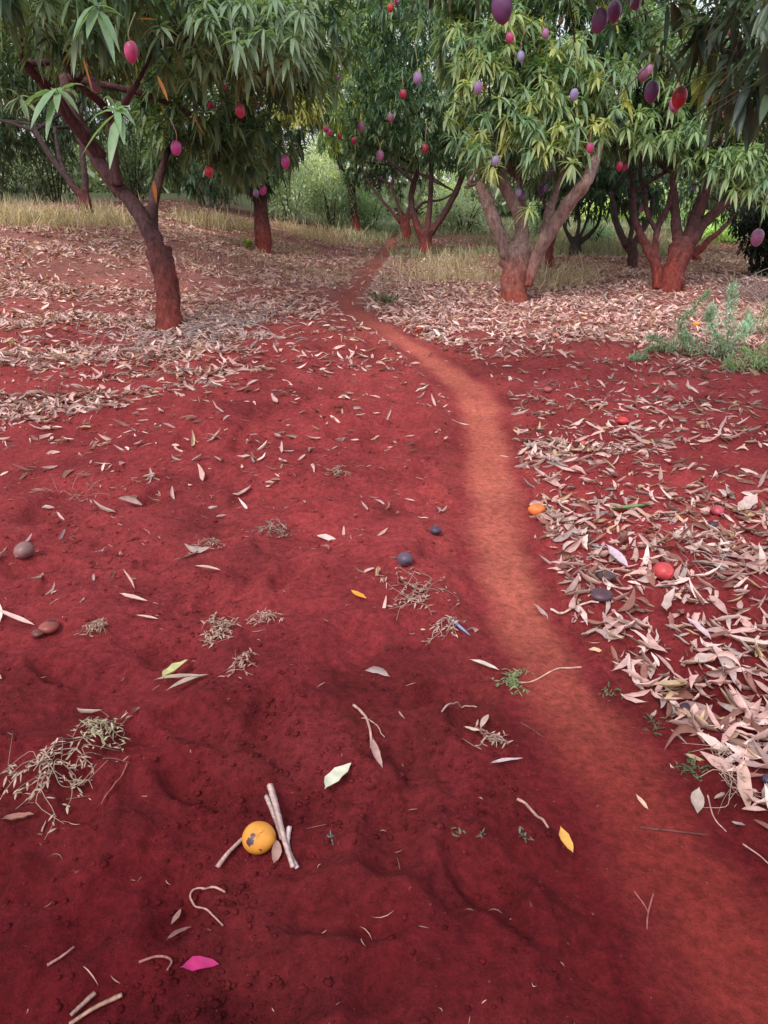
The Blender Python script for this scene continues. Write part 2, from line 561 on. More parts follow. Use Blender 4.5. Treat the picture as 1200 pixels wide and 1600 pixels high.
n = 34000
cy = .75 + 7 * R.random(n) ** 1.7; cx_ = (R.random(n) - .5) * 2 * (.75 + cy * .62)
keep = (np.abs(pathd(cx_, cy)) > 1.1) & (R.random(n) < .15 + .85 * ss(.5, .72, vn(cx_ * 2.6, cy * 2.6, 171)))
cx_, cy = cx_[keep], cy[keep]; n = len(cx_)
S = .0014 + .0062 * R.random(n) ** 3.2
S = S * (1 + .1 * cy)
P = np.stack([cx_, cy, H(cx_, cy) + S * .2], 1)
V, T = lump_batch(P, S, 1)
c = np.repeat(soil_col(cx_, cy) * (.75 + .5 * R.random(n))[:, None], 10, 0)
tag(obj('soil_clods', V, T, M_SOIL, cols=c, smooth=False), 'loose red soil crumbs and clods strewn over the ground', 'soil', None, 'stuff')

# ------------------------------------------------------------------ hanging mangoes: data (u, v, width px, colour, stalk m, label)
PINK = (.50, .060, .17); CRIM = (.42, .035, .075); MAG = (.42, .050, .20); PUR = (.17, .060, .16); LIL = (.34, .20, .40)
BLU = (.36, .30, .52); MAU = (.36, .14, .26); RED = (.50, .035, .05); DUL = (.20, .07, .12); ORA = (.75, .22, .03); SAL = (.62, .22, .17)
HM = [
 (205, 81, 23, PINK, .10, 'large pink mango hanging among big pale leaves at the upper left'),
 (148, 132, 17, DUL, .06, 'dull dark mango half hidden behind the forked limbs of the left tree'),
 (375, 173, 16, CRIM, .12, 'crimson mango hanging in dark leaves right of the left tree, largest in that clump'),
 (329, 164, 11, CRIM, .08, 'small dim crimson mango just left of the larger crimson one in dark leaves'),
 (352, 136, 8, CRIM, .08, 'tiny dark red mango above the crimson pair in the dark leaves'),
 (275, 231, 17, MAG, .12, 'magenta mango hanging right beside the fork of the left tree'),
 (326, 268, 14, RED, .10, 'bright red mango hanging low right of the leaning trunk'),
 (446, 253, 15, MAG, .12, 'purple-magenta mango hanging below the bright sky gap'),
 (411, 297, 12, MAG, .06, 'magenta mango resting against the thin dark trunk, right one of the pair'),
 (400, 302, 10, LIL, .06, 'lilac mango against the thin dark trunk, left one of the pair'),
 (404, 166, 7, MAU, .14, 'tiny pinkish mango on a long reddish stalk in dark leaves'),
 (529, 124, 10, DUL, .08, 'dull purple mango high in the pale leaves at the centre left'),
 (509, 202, 9, PINK, .06, 'pink mango beside the yellow leaves, left one of a touching pair'),
 (515, 207, 8, PINK, .06, 'pale pink mango, right one of a touching pair beside the yellow leaves'),
 (531, 213, 7, RED, .06, 'small red mango just right of the touching pink pair'),
 (553, 220, 9, CRIM, .06, 'small red mango at the left edge of the dark middle crown'),
 (564, 198, 12, MAU, .08, 'mauve mango at the left edge of the dark middle crown'),
 (594, 243, 12, MAU, .10, 'dusky pink mango hanging lowest on the left of the middle crown'),
 (610, 12, 11, RED, .08, 'red mango at the top edge above the middle crown'),
 (619, 2, 8, PINK, .06, 'small pink mango cut by the top edge beside a red one'),
 (652, 122, 14, LIL, .18, 'lilac mango on a pale orange stalk over the middle crown'),
 (630, 147, 12, CRIM, .08, 'dull red mango left below the lilac one on its orange stalk'),
 (611, 184, 10, MAU, .08, 'faint mauve mango in the dark left half of the middle crown'),
 (665, 232, 10, CRIM, .20, 'crimson mango low in the dark middle crown on a long stalk'),
 (797, 59, 13, PINK, .25, 'pink mango on a long stalk under the big purple mango at the top'),
 (814, 88, 12, BLU, .20, 'bluish mango on a thick orange stalk, right below a pink one'),
 (852, 52, 12, MAU, .10, 'mauve mango half lost in yellowish leaves near the top'),
 (876, 33, 9, SAL, .08, 'salmon coloured young mango high in yellowish leaves'),
 (747, 137, 14, LIL, .16, 'pinkish lilac mango touching a small red one'),
 (757, 136, 8, RED, .10, 'small red mango peeping out behind a pinkish lilac one'),
 (774, 251, 13, BLU, .20, 'pale violet mango on an orange stalk above the forked trunk'),
 (789, 261, 10, MAU, .10, 'dusky mauve mango right beside the pale violet one'),
 (754, 309, 9, RED, .06, 'small red mango at the left limb of the forked trunk'),
 (810, 300, 11, BLU, .22, 'bluish violet mango hanging between the limbs, left one of a pair'),
 (817, 306, 10, LIL, .18, 'dim lilac mango hanging between the limbs, right one of a pair'),
 (845, 297, 10, PUR, .10, 'violet mango left in the pair under pale leaves'),
 (854, 294, 9, LIL, .10, 'violet mango right in the pair under pale leaves'),
 (862, 272, 8, PUR, .08, 'small purple mango above the violet pair under pale leaves'),
 (897, 148, 14, BLU, .20, 'pale blue-violet mango alone in the middle of the leafy right crown'),
 (922, 231, 13, PINK, .12, 'rosy pink mango at the right end of the forked tree crown'),
 (968, 260, 11, CRIM, .08, 'crimson mango left in a pair in deep shade'),
 (976, 260, 10, PINK, .08, 'pink mango right in a pair in deep shade'),
 (1005, 117, 17, DUL, .08, 'dull maroon mango in shadow behind the large purple one'),
 (1014, 109, 12, MAU, .08, 'dim pink mango just above the large hanging purple one'),
 (1043, 118, 9, MAU, .08, 'small mauve mango between the large purple and the large red one'),
 (1103, 151, 12, PINK, .10, 'pink mango below the yellow-green leaves on the right'),
 (1135, 178, 12, SAL, .10, 'coral pink mango hanging below the dark overhanging leaves'),
 (1044, 197, 8, CRIM, .08, 'small dull red mango below the large red one'),
 (1084, 292, 9, BLU, .12, 'small violet mango above the spreading limbs on the right'),
 (1004, 325, 9, MAU, .10, 'small dusky mango low before the right tree limbs'),
 (1124, 221, 9, MAU, .08, 'greyish mauve mango in the far right crown'),
 (1170, 58, 11, LIL, .06, 'light lilac mango in the dark overhanging leaves, near the right edge'),
 (1183, 371, 20, MAU, .30, 'mauve mango on a long stalk low at the right edge before a dark bush'),
 (785, 12, 33, PUR, .10, 'big purple mango hanging alone at the top edge'),
 (937, 32, 26, PUR, .10, 'big purple mango, left and lower one of the near pair'),
 (960, 18, 23, PUR, .10, 'big purple mango, right and higher one of the near pair'),
 (992, -3, 24, PUR, .10, 'dark purple mango cut by the top edge right of the near pair'),
 (1018, 143, 24, PUR, .12, 'large purple mango hanging from a long bare stalk'),
 (1062, 152, 24, RED, .10, 'large deep red mango in front of a mauve one'),
 (1055, 162, 19, MAU, .10, 'large mauve mango mostly hidden behind the deep red one'),
 (1143, 48, 14, DUL, .06, 'dark red mango deep in the overhanging leaves on the right'),
 (1197, 3, 14, ORA, .06, 'orange mango in the top right corner'),
]
FRU = np.array([(f[0], f[1], f[2], .088 * F / f[2]) for f in HM])


def prune(P, L):
    u, v, d = proj(P)
    ok = np.ones(len(P), bool)
    for fu, fv, fw, fd in FRU:
        lp = L * F / np.maximum(d, .5)
        hit = (np.abs(u - fu) < fw * .5 + lp * .45) & (v > fv - fw * .7 - lp * .95) & (v < fv + fw * .9) & (d < fd + .15)
        ok &= ~hit
    return ok


# ------------------------------------------------------------------ crowns
def rosettes(A, C, AX, n_leaf, L, cols, lod, droop=(.25, .8), aspect=.235):
    n = len(C)
    k = n_leaf
    AX = AX / np.linalg.norm(AX, axis=1)[:, None]
    ref = np.where(np.abs(AX[:, 2:3]) < .9, np.array([[0, 0, 1.0]]), np.array([[1.0, 0, 0]]))
    B = np.cross(AX, ref); B /= np.linalg.norm(B, axis=1)[:, None]
    Cc = np.cross(AX, B)
    ph = R.random((n, 1)) * 6.28 + np.arange(k)[None] * 2.4 + (R.random((n, k)) - .5) * .7
    al = np.radians(38 + 62 * R.random((n, k)))
    D = (AX[:, None] * np.cos(al)[..., None] + (B[:, None] * np.cos(ph)[..., None] + Cc[:, None] * np.sin(ph)[..., None]) * np.sin(al)[..., None])
    O = C[:, None] - AX[:, None] * (R.random((n, k)) * .06)[..., None]
    LL = (L[:, None] * (.65 + .5 * R.random((n, k)))).ravel()
    dr = (droop[0] + (droop[1] - droop[0]) * R.random((n, k))).ravel()
    V, T, kv = leaves(O.reshape(-1, 3), D.reshape(-1, 3), LL, LL * aspect * (.8 + .35 * R.random(n * k)), dr, None, lod, .2, (R.random(n * k) - .5) * .7)
    cc = np.repeat(cols, k, 0) * (.8 + .4 * R.random(n * k))[:, None]
    A.add(V, T, np.repeat(cc, kv, 0))
    # bare twig carrying the rosette
    base = C - AX * (.12 + .22 * R.random(n))[:, None] + np.array([0, 0, -.02])
    s1 = B * .005; s2 = Cc * .005
    V = np.stack([base + s1, base - s1, base + s2, C + s1 * .6, C - s1 * .6, C + s2 * .6], 1)
    T = np.array([(0, 1, 4), (0, 4, 3), (1, 2, 5), (1, 5, 4), (2, 0, 3), (2, 3, 5)])
    A.add(V.reshape(-1, 3), (T[None] + (np.arange(n) * 6)[:, None, None]).reshape(-1, 3), np.array([.10, .075, .05]))


GREEN = np.array([.055, .110, .062]); MIDG = np.array([.12, .195, .095]); PALE = np.array([.20, .27, .14]); YEL = np.array([.40, .40, .10])


def crown_pts(blobs, dens):
    Ps, Ax = [], []
    for (u, v, d, rx, ry, rz) in blobs:
        c = at(u, v, d)
        ax, az = rx * d / F, ry * d / F
        area = 4 * math.pi * ((ax * az) ** 1.6 + (ax * rz) ** 1.6 + (az * rz) ** 1.6) ** (1 / 1.6) / 3 ** (1 / 1.6)
        n = max(8, int(area * dens))
        q = R.normal(size=(n, 3)); q /= np.linalg.norm(q, axis=1)[:, None]
        lump = 1 + .22 * fbm(q[:, 0] * 2 + u, q[:, 2] * 2 + q[:, 1] * 1.5 + v, 1.4, 2, 7)
        rad = np.where(R.random(n) < .70, .84 + .2 * R.random(n), .4 + .45 * R.random(n)) * lump
        P = c + q * rad[:, None] * np.array([ax, rz, az])
        A_ = q * np.array([1, 1, .75]) * .8 + np.array([0, 0, .35]) + R.normal(size=(n, 3)) * .3
        Ps.append(P); Ax.append(A_)
    return np.concatenate(Ps), np.concatenate(Ax)


def tree(name, label, cat, base_uv, limbs, blobs, mix=(.55, .33, .12, .03), leafL=.175, dens=26, lod=0, group='mango trees of the orchard',
         bark=((.27, .050, .038), (.115, .058, .060)), dust=.8, base=None, nleaf=12, twigs=8, minz=.35, bright=1.0, depth=None, extra=None):
    g = G(*base_uv) if base is None else np.array(base, float)
    dep = float((g - CP) @ FW) if depth is None else depth
    root = empty(name, g, label, cat, group)
    ends = []
    for k, pl in enumerate(limbs):
        if pl and len(pl[0]) == 5:   # world coordinates: x y z radius -
            P = np.array([p[:3] for p in pl], float); r = np.array([p[3] for p in pl], float)
        else:
            P = np.array([at(p[0], p[1], dep + (p[3] if len(p) > 3 else 0)) for p in pl]); r = np.array([p[2] / 2 * dep / F for p in pl]) * (.92 if k == 0 else .80)
        isT = k == 0
        if isT:
            P[0, :2] = g[:2]; P[0, 2] = g[2]
            P = np.vstack([P[0] + np.array([0, 0, -.15]), P[0] + [0, 0, .0], P[1:]]) if len(P) > 1 else P
            r = np.concatenate([[r[0] * 1.35], [r[0] * 1.14], r[1:]])
        V, T = tube(P, r, 14 if dep < 12.5 else 10, 7 if dep < 12.5 else 5, .16, k * 7 + int(base_uv[0]) if base_uv else k)
        hgt = np.clip((V[:, 2] - g[2]) / dust + .3 * fbm(V[:, 0] * 3, V[:, 2] * 3, 1.5, 2, 3), 0, 1)[:, None]
        c = np.array(bark[0]) * (1 - hgt) + np.array(bark[1]) * hgt
        obj('trunk' if isT else 'limb', V, T, M_BARK, g, root, c)
        if not isT or len(limbs) == 1: ends.append((P[-1], r[-1]))
    # branches running on from the limb ends into the crown
    if blobs and ends:
        for k in range(twigs):
            p, r0 = ends[k % len(ends)]
            cs = sorted(blobs, key=lambda q: np.linalg.norm(at(*q[:3]) - p))[: 3 + k // 3]
            b = cs[min(k // max(1, len(ends)), len(cs) - 1)]
            c = at(*b[:3]) + R.normal(size=3) * .25
            mid = (p + c) / 2 + R.normal(size=3) * .12 + np.array([0, 0, .08])
            e2 = c + (c - p) * .15 + R.normal(size=3) * .2
            V, T = tube([p, mid, c, e2], [min(r0, .05) * .9, .028, .018, .007], 6, 4, .15, k)
            obj('branch', V, T, M_BARK, g, root, np.array(bark[1]) * .8)
    if blobs:
        P, AX = crown_pts(blobs, dens)
        gz = H(P[:, 0], P[:, 1])
        ok = (P[:, 2] > gz + minz) & prune(P, leafL)
        P, AX = P[ok], AX[ok]
        n = len(P)
        cl = fbm(P[:, 0] * 1.3 + P[:, 1], P[:, 2] * 1.3, .9, 2, 9)   # light and dark clumps
        q = np.clip(R.random(n) + .22 * cl, 0, .9999)
        m = np.array(mix) / sum(mix); cm = np.cumsum(m)
        pal = np.array([GREEN, MIDG, PALE, YEL])
        cc = pal[np.searchsorted(cm, q).clip(0, 3)] * bright
        A = Acc()
        rosettes(A, P, AX, nleaf, leafL * (.8 + .4 * R.random(n)), cc, lod)
        if extra: extra(A)
        A.build('crown', M_LEAF, g, root)
        print(name, dep, n)
    return root


# 1 leaning tree on the left
def big_leaves(A):
    C = []; X = []
    for (u, v, d) in [(88, 88 + 50, 5.0), (150, 8, 4.9), (182, 172, 4.9), (118, 40, 5.2), (30, 150, 6.5), (250, 40, 5.6), (10, 30, 5.6),
                      (62, 20, 5.3), (300, 120, 6.2), (350, 60, 6.0), (420, 20, 6.0), (470, 50, 6.5), (390, 110, 6.2), (430, 95, 6.3), (300, 20, 5.8)]:
        C.append(at(u, v, d)); X.append((.1 * random.uniform(-1, 1), -.5, .55))
    for _ in range(90):
        C.append(at(random.uniform(300, 480), random.uniform(-20, 105), random.uniform(5.7, 6.6))); X.append((random.gauss(0, .3), -.5, .4))
    C = np.array(C); X = np.array(X); ok = prune(C, .2); ok[:15] = True; C = C[ok]; X = X[ok]
    cols = np.array([(.20, .33, .19)] * 3 + [(.20, .29, .18)] * (len(C) - 3))
    rosettes(A, C, X, 11, np.array([.26] * 3 + [.175] * (len(C) - 3)), cols, 1, (.5, 1.0), .25)
    # a few dead orange leaves
    O = np.array([at(246, 118, 5.6), at(300, 180, 6.5), at(240, 282, 7), at(212, 30, 5.5), at(130, 92, 5)])
    D = np.array([(.3, -.2, -.6), (.3, 0, -.4), (0, 0, -.8), (.9, 0, .15), (.1, 0, -.5)])
    V, T, kv = leaves(O, D, np.full(5, .17), np.full(5, .04), np.full(5, .2), None, 1)
    A.add(V, T, np.array([.55, .20, .05]))

tree('mango_tree', 'near mango tree with a leaning forked trunk over bare red soil on the left', 'tree', (265, 512),
     [[(268, 512, 40), (262, 470, 38), (258, 430, 38), (248, 393, 44)],
      [(250, 398, 38), (225, 345, 30), (200, 308, 28, .1), (180, 288, 30, .1), (150, 245, 28, .1), (128, 205, 30, .1), (110, 165, 24, 0), (100, 120, 18, 0)],
      [(160, 245, 24, .1), (120, 200, 22, -.2), (85, 150, 20, -.5), (38, 100, 15, -.9)],
      [(183, 290, 22, 0), (176, 245, 20, -.1), (175, 195, 18, -.2), (160, 165, 14, -.4), (120, 130, 10, -.8)],
      [(176, 200, 15, -.2), (196, 160, 13, -.5), (215, 130, 9, -.8)],
      [(252, 400, 30), (238, 360, 24, .4), (240, 318, 22, .7), (250, 275, 18, .9), (262, 235, 12, 1)]],
     [(80, -40, 5.5, 170, 105, .9), (330, 20, 6.9, 160, 95, 1.2), (250, -60, 8.5, 210, 120, 1.8), (320, 165, 8.0, 100, 65, .8),
      (395, 215, 8.6, 75, 60, .7), (265, 205, 8.8, 50, 60, .5), (10, 50, 9.5, 150, 90, 1.2), (200, 60, 9.2, 140, 80, 1.0), (450, 60, 7.8, 110, 90, 1.0)],
     mix=(.30, .36, .31, .03), leafL=.18, dens=24, lod=1, extra=big_leaves, nleaf=12)
# 2
def t2(A):
    n = 42
    C = np.array([at(random.uniform(425, 500), random.uniform(135, 185), random.uniform(11.6, 12.2)) for _ in range(n)])
    ok = prune(C, .2); C = C[ok]; n = len(C)
    rosettes(A, C, np.stack([R.normal(size=n) * .3, np.full(n, -.5), np.full(n, .4)], 1), 12, np.full(n, .22), np.array([.48, .50, .14])[None] * (.6 + .5 * R.random(n))[:, None], 1, (.4, 1.0), .25)  # yellow light on these leaves is put into their colour

tree('mango_tree', 'mango tree with one short dark trunk before the shrubs, right behind the leaning tree', 'tree', (411, 396),
     [[(412, 396, 26), (409, 350, 24), (406, 305, 24)], [(407, 320, 16), (395, 305, 12, -.2), (384, 290, 9, -.4)],
      [(406, 310, 20), (410, 280, 17), (420, 250, 13), (430, 200, 9)]],
     [(385, 215, 13.4, 75, 70, 1.3), (325, 262, 13, 55, 42, .9), (430, 120, 13.6, 105, 75, 1.5), (340, 110, 14, 140, 110, 1.5), (400, 272, 13.3, 45, 22, .6)],
     mix=(.55, .33, .12, .0), dens=20, extra=t2)
# 3
tree('mango_tree', 'dark mango tree leaning left at the far left edge of the litter', 'tree', (135, 346),
     [[(137, 346, 21), (133, 318, 22), (128, 300, 20)], [(126, 305, 15), (100, 272, 12), (78, 242, 11), (55, 205, 9)],
      [(134, 310, 14), (132, 270, 12), (128, 230, 11), (125, 180, 9)], [(105, 278, 9), (92, 240, 8), (86, 200, 7)]],
     [(30, 135, 15.5, 110, 75, 1.6), (165, 165, 15.5, 105, 60, 1.5), (100, 60, 17, 230, 90, 2.2), (-60, 170, 15, 80, 70, 1.5), (60, 200, 17, 110, 40, 1.4)],
     mix=(.75, .2, .05, .0), dens=15, bark=((.16, .04, .035), (.07, .045, .045)), group='mango trees of the orchard')
# 4
tree('mango_tree', 'dark crowned mango tree with three thin limbs beside the far end of the path', 'tree', (665, 402),
     [[(667, 402, 20), (665, 380, 22), (664, 362, 28)], [(658, 368, 15), (646, 335, 11), (643, 300, 11), (655, 262, 9)],
      [(666, 366, 14), (671, 330, 10), (673, 295, 9), (675, 250, 8)], [(672, 366, 15), (694, 333, 12), (712, 300, 12), (724, 272, 11), (742, 235, 9)]],
     [(640, 60, 15.5, 100, 85, 1.7), (592, 165, 15.3, 62, 65, 1.2), (660, 175, 15.5, 85, 75, 1.4), (722, 205, 15.8, 50, 60, 1.0), (620, -10, 16, 150, 80, 2), (560, 215, 15.8, 28, 35, .5)],
     mix=(.55, .33, .12, .0), dens=17, bright=1.2)
# 5
tree('mango_tree', 'small black looking mango tree just left behind the three limbed one', 'tree', (634, 377),
     [[(635, 377, 17), (634, 355, 16), (630, 342, 17)], [(626, 348, 8), (608, 325, 5), (592, 307, 5), (580, 290, 4)],
      [(629, 345, 9), (621, 318, 6), (612, 290, 6)], [(634, 345, 9), (640, 320, 6), (646, 285, 6)], [(633, 348, 8), (660, 318, 5), (690, 312, 4), (712, 300, 3)]],
     [(575, 250, 20, 48, 42, 1.2), (625, 262, 20.5, 45, 35, 1.0), (650, 200, 21, 90, 60, 1.8)],
     mix=(.55, .35, .10, .0), dens=11)
# 6 the bright one
def t6(A):
    C = []; X = []
    for _ in range(190):
        a = random.uniform(0, 6.28)
        u = random.choice([(780, 60), (860, 120), (820, 190), (900, 200), (770, 215), (835, 245), (745, 110), (920, 90)])
        C.append(at(u[0] + random.gauss(0, 32), u[1] + random.gauss(0, 26), random.uniform(8.35, 8.8)))
        X.append((random.gauss(0, .3), -.6, .5))
    C = np.array(C); ok = prune(C, .2); C = C[ok]; X = np.array(X)[ok]
    ch = R.random(len(C))[:, None]
    cols = np.array([.18, .29, .17]) * (1 - ch**2) + np.array([.50, .53, .20]) * ch**2
    rosettes(A, C, X, 12, np.full(len(C), .18), cols, 1, (.35, .95), .25)

tree('mango_tree', 'broad light-leaved mango tree, thick trunk forking into pale limbs, right of the path', 'tree', (803, 471),
     [[(803, 471, 42), (804, 435, 44), (806, 405, 52), (808, 385, 50)],
      [(795, 405, 34), (783, 370, 27), (768, 335, 26), (758, 306, 25), (748, 285, 16)],
      [(812, 392, 34), (817, 358, 24), (805, 325, 22), (789, 292, 22), (783, 265, 16)],
      [(806, 395, 22), (812, 350, 18, .3), (815, 318, 16, .4), (812, 280, 10, .5)],
      [(824, 448, 16, -.1), (836, 408, 21, -.2), (853, 372, 27, -.4), (877, 335, 26, -.6), (900, 304, 24, -.8), (920, 274, 21, -.9), (944, 200, 12, -.4), (955, 120, 8, 0)],
      [(848, 365, 16, 0), (858, 330, 17, .1), (868, 300, 15, .2), (880, 260, 9, .3)]],
     [(790, 110, 9.8, 85, 80, 1.2), (860, 165, 9.5, 95, 80, 1.0), (780, 225, 9.7, 52, 42, .7), (890, 50, 10, 110, 85, 1.3), (750, 40, 10.3, 85, 80, 1.2),
      (850, 245, 10.4, 55, 32, .6), (820, -50, 10, 160, 90, 1.5), (925, 170, 9.8, 50, 60, .8)],
     mix=(.25, .35, .34, .06), dens=24, lod=1, extra=t6, bright=1.1, bark=((.34, .075, .052), (.34, .22, .20)), dust=.7)
# 7
tree('mango_tree', 'slim mango trunk standing right behind the pale spreading limbs', 'tree', (859, 419),
     [[(860, 419, 14), (858, 395, 13), (862, 370, 14)], [(862, 375, 12), (872, 350, 10), (885, 325, 9), (900, 290, 7)], [(860, 372, 8), (856, 340, 7), (845, 300, 6)]],
     [(905, 255, 14.5, 70, 55, 1.2), (850, 240, 15, 70, 60, 1.3)], mix=(.7, .24, .06, 0), dens=15, twigs=4)
# 8
tree('mango_tree', 'low black branched mango tree in the shade behind the slim trunk', 'tree', (899, 401),
     [[(900, 401, 20), (899, 385, 19), (900, 372, 20)], [(896, 380, 11), (884, 360, 7), (878, 335, 5)], [(900, 376, 8), (905, 345, 6), (902, 310, 5)],
      [(904, 380, 12), (922, 366, 8), (935, 348, 6), (940, 325, 4)], [(902, 378, 7), (915, 350, 5), (922, 320, 4)]],
     [(905, 300, 16.3, 75, 40, 1.6), (950, 260, 16.8, 80, 60, 1.7), (880, 220, 17, 100, 60, 2)], mix=(.8, .2, 0, 0), dens=12, twigs=4, bark=((.07, .05, .045), (.05, .042, .04)))
# 9
tree('mango_tree', 'thin mango tree leaning left between the black branched and the twin stemmed ones', 'tree', (987, 417),
     [[(989, 417, 15), (988, 395, 17), (983, 378, 22)], [(980, 385, 16), (968, 360, 14), (960, 335, 12), (955, 300, 9)],
      [(988, 385, 14), (1002, 362, 12), (1015, 340, 10), (1020, 310, 7)], [(984, 380, 10), (988, 350, 9), (985, 310, 8)]],
     [(985, 265, 13.9, 65, 55, 1.1), (960, 200, 14.5, 70, 80, 1.4), (1010, 320, 14.2, 35, 25, .6)], mix=(.75, .22, .03, 0), dens=15, twigs=5,
     bark=((.12, .06, .05), (.075, .055, .055)))
# 10
def t10(A):
    C = []; X = []
    for _ in range(200):
        u = random.choice([(1010, 60), (1020, 190), (1080, 190), (1150, 230), (1000, 90), (1180, 270), (1090, 230), (1050, 90), (1130, 110)])
        C.append(at(u[0] + random.gauss(0, 30), u[1] + random.gauss(0, 22), random.uniform(9.3, 9.9)))
        X.append((random.gauss(0, .3), -.6, .4))
    C = np.array(C); ok = prune(C, .22); C = C[ok]; X = np.array(X)[ok]
    ch = R.random(len(C))[:, None]
    cols = np.array([.14, .25, .16]) * (1 - ch) + np.array([.32, .43, .19]) * ch
    rosettes(A, C, X, 13, np.full(len(C), .19), cols, 1, (.4, 1.0), .23)

tree('mango_tree', 'wide mango tree rising as twin dark red stems with limbs fanning to the right edge', 'tree', (1046, 455),
     [[(1046, 455, 34), (1056, 420, 36), (1064, 392, 38), (1068, 375, 36)],
      [(1028, 452, 20), (1026, 420, 20), (1012, 388, 19), (1000, 365, 15), (992, 340, 12), (990, 300, 9)],
      [(1027, 422, 13), (1024, 385, 12), (1028, 355, 12), (1045, 320, 11), (1052, 285, 9)],
      [(1060, 385, 22), (1056, 350, 19), (1054, 315, 15), (1052, 270, 11)],
      [(1070, 385, 24), (1085, 345, 24), (1098, 310, 24), (1110, 275, 18), (1125, 235, 12)],
      [(1072, 392, 22), (1100, 350, 20), (1128, 322, 17), (1158, 305, 13), (1190, 280, 9)],
      [(1026, 360, 9), (1012, 335, 9), (1008, 305, 8)]],
     [(1010, 95, 10.8, 95, 85, 1.3), (1100, 160, 10.8, 105, 70, 1.2), (1190, 150, 10.5, 105, 100, 1.4), (1005, 195, 11, 65, 42, .9), (1080, 10, 11.5, 150, 100, 1.5),
      (1180, 255, 10.8, 75, 40, 1.0), (1085, 235, 11.2, 60, 25, .7)],
     mix=(.42, .36, .20, .02), dens=22, lod=1, extra=t10, bark=((.28, .052, .040), (.12, .060, .062)), dust=.9)
# 11
tree('mango_tree', 'short mango trunk leaning right behind the fanned limbs on the right', 'tree', (1090, 408),
     [[(1080, 408, 13), (1083, 398, 13), (1095, 388, 14)], [(1092, 392, 13), (1108, 375, 12), (1124, 362, 10), (1150, 335, 8)]],
     [(1170, 300, 15.5, 80, 45, 1.3), (1120, 275, 15.5, 80, 45, 1.3)], mix=(.7, .25, .05, 0), dens=13, twigs=3)
# 12 pale crowned tree far at the centre
tree('mango_tree', 'pale leaved mango tree at the top centre, left of the dark crown', 'tree', (560, 366),
     [[(556, 366, 15), (553, 330, 14), (548, 290, 14)], [(549, 295, 10), (530, 255, 8), (515, 200, 7)], [(549, 295, 10), (565, 255, 8), (560, 200, 7)]],
     [(520, 70, 19, 120, 95, 2), (560, 150, 19.5, 60, 62, 1.4), (500, 172, 18.6, 55, 26, 1.0), (425, 40, 19, 120, 90, 2.1), (545, 215, 21, 62, 30, 1.2), (560, -40, 19, 160, 70, 2), (600, 60, 21, 90, 90, 1.6)],
     mix=(.02, .25, .50, .23), dens=15, bright=1.8, twigs=4)
# 13 near tree on the right, trunk outside the frame
def near_dark(A):
    C = []; X = []; L = []
    spots = [(1195, 30, 3.0), (1160, 10, 2.9), (1120, 5, 3.1), (1150, 95, 3.0), (1185, 120, 2.9), (1135, 140, 3.2), (1175, 175 - 20, 3.1), (1090, 20, 3.3),
             (1060, -10, 3.3), (1200, 75, 2.8), (1210, 150, 3.0), (1100, 60, 3.4), (1078, 78, 3.5), (1042, 78, 3.5), (1150, 55, 3.4), (1125, 90, 3.5), (1010, -55, 3.3), (940, -75, 3.3), (880, -60, 3.4), (905, -45, 3.2),
             (860, -85, 3.2), (800, -80, 3.3), (750, -75, 3.3), (700, -65, 3.2), (650, -60, 3.3), (600, -75, 3.4), (670, -60, 3.5), (1210, -10, 2.9), (1215, 110, 2.7)]
    for s in spots:
        for q in range(2 if s[0] > 1080 else 1):
            C.append(at(s[0] + random.gauss(0, 8), s[1] + random.gauss(0, 8), s[2] + random.uniform(0, .3))); X.append((random.gauss(0, .4), random.gauss(-.1, .4), .3))
    C = np.array(C); X = np.array(X)
    ch = R.random(len(C))[:, None]
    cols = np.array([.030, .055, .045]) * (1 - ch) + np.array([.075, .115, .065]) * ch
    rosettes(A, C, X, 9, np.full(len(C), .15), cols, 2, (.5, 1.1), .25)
    C = np.array([at(1112, 108, 3.6), at(1125, 112, 3.7), at(1065, 20, 3.8), at(1112, 45, 3.9)])
    rosettes(A, C, np.array([(.3, -.4, .2)] * 4), 9, np.full(4, .17), np.array([(.20, .26, .06)] * 4), 2, (.4, 1.0), .26)

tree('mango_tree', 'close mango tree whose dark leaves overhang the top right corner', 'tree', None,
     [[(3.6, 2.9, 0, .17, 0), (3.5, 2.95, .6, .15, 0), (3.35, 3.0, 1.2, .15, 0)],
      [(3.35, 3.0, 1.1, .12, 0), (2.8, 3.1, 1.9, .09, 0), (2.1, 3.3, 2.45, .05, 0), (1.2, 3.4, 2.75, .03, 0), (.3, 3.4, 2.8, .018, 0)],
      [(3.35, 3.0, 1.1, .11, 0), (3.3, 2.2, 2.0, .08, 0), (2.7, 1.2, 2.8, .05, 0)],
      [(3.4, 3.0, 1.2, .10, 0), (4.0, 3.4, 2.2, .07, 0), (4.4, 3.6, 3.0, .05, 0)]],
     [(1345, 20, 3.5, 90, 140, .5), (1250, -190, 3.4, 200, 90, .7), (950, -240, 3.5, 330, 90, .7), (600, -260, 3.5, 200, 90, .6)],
     mix=(.7, .25, .05, 0), dens=26, lod=1, extra=near_dark, base=(3.6, 2.9, Hs(3.6, 2.9)), depth=3.0, twigs=6, minz=1.0)

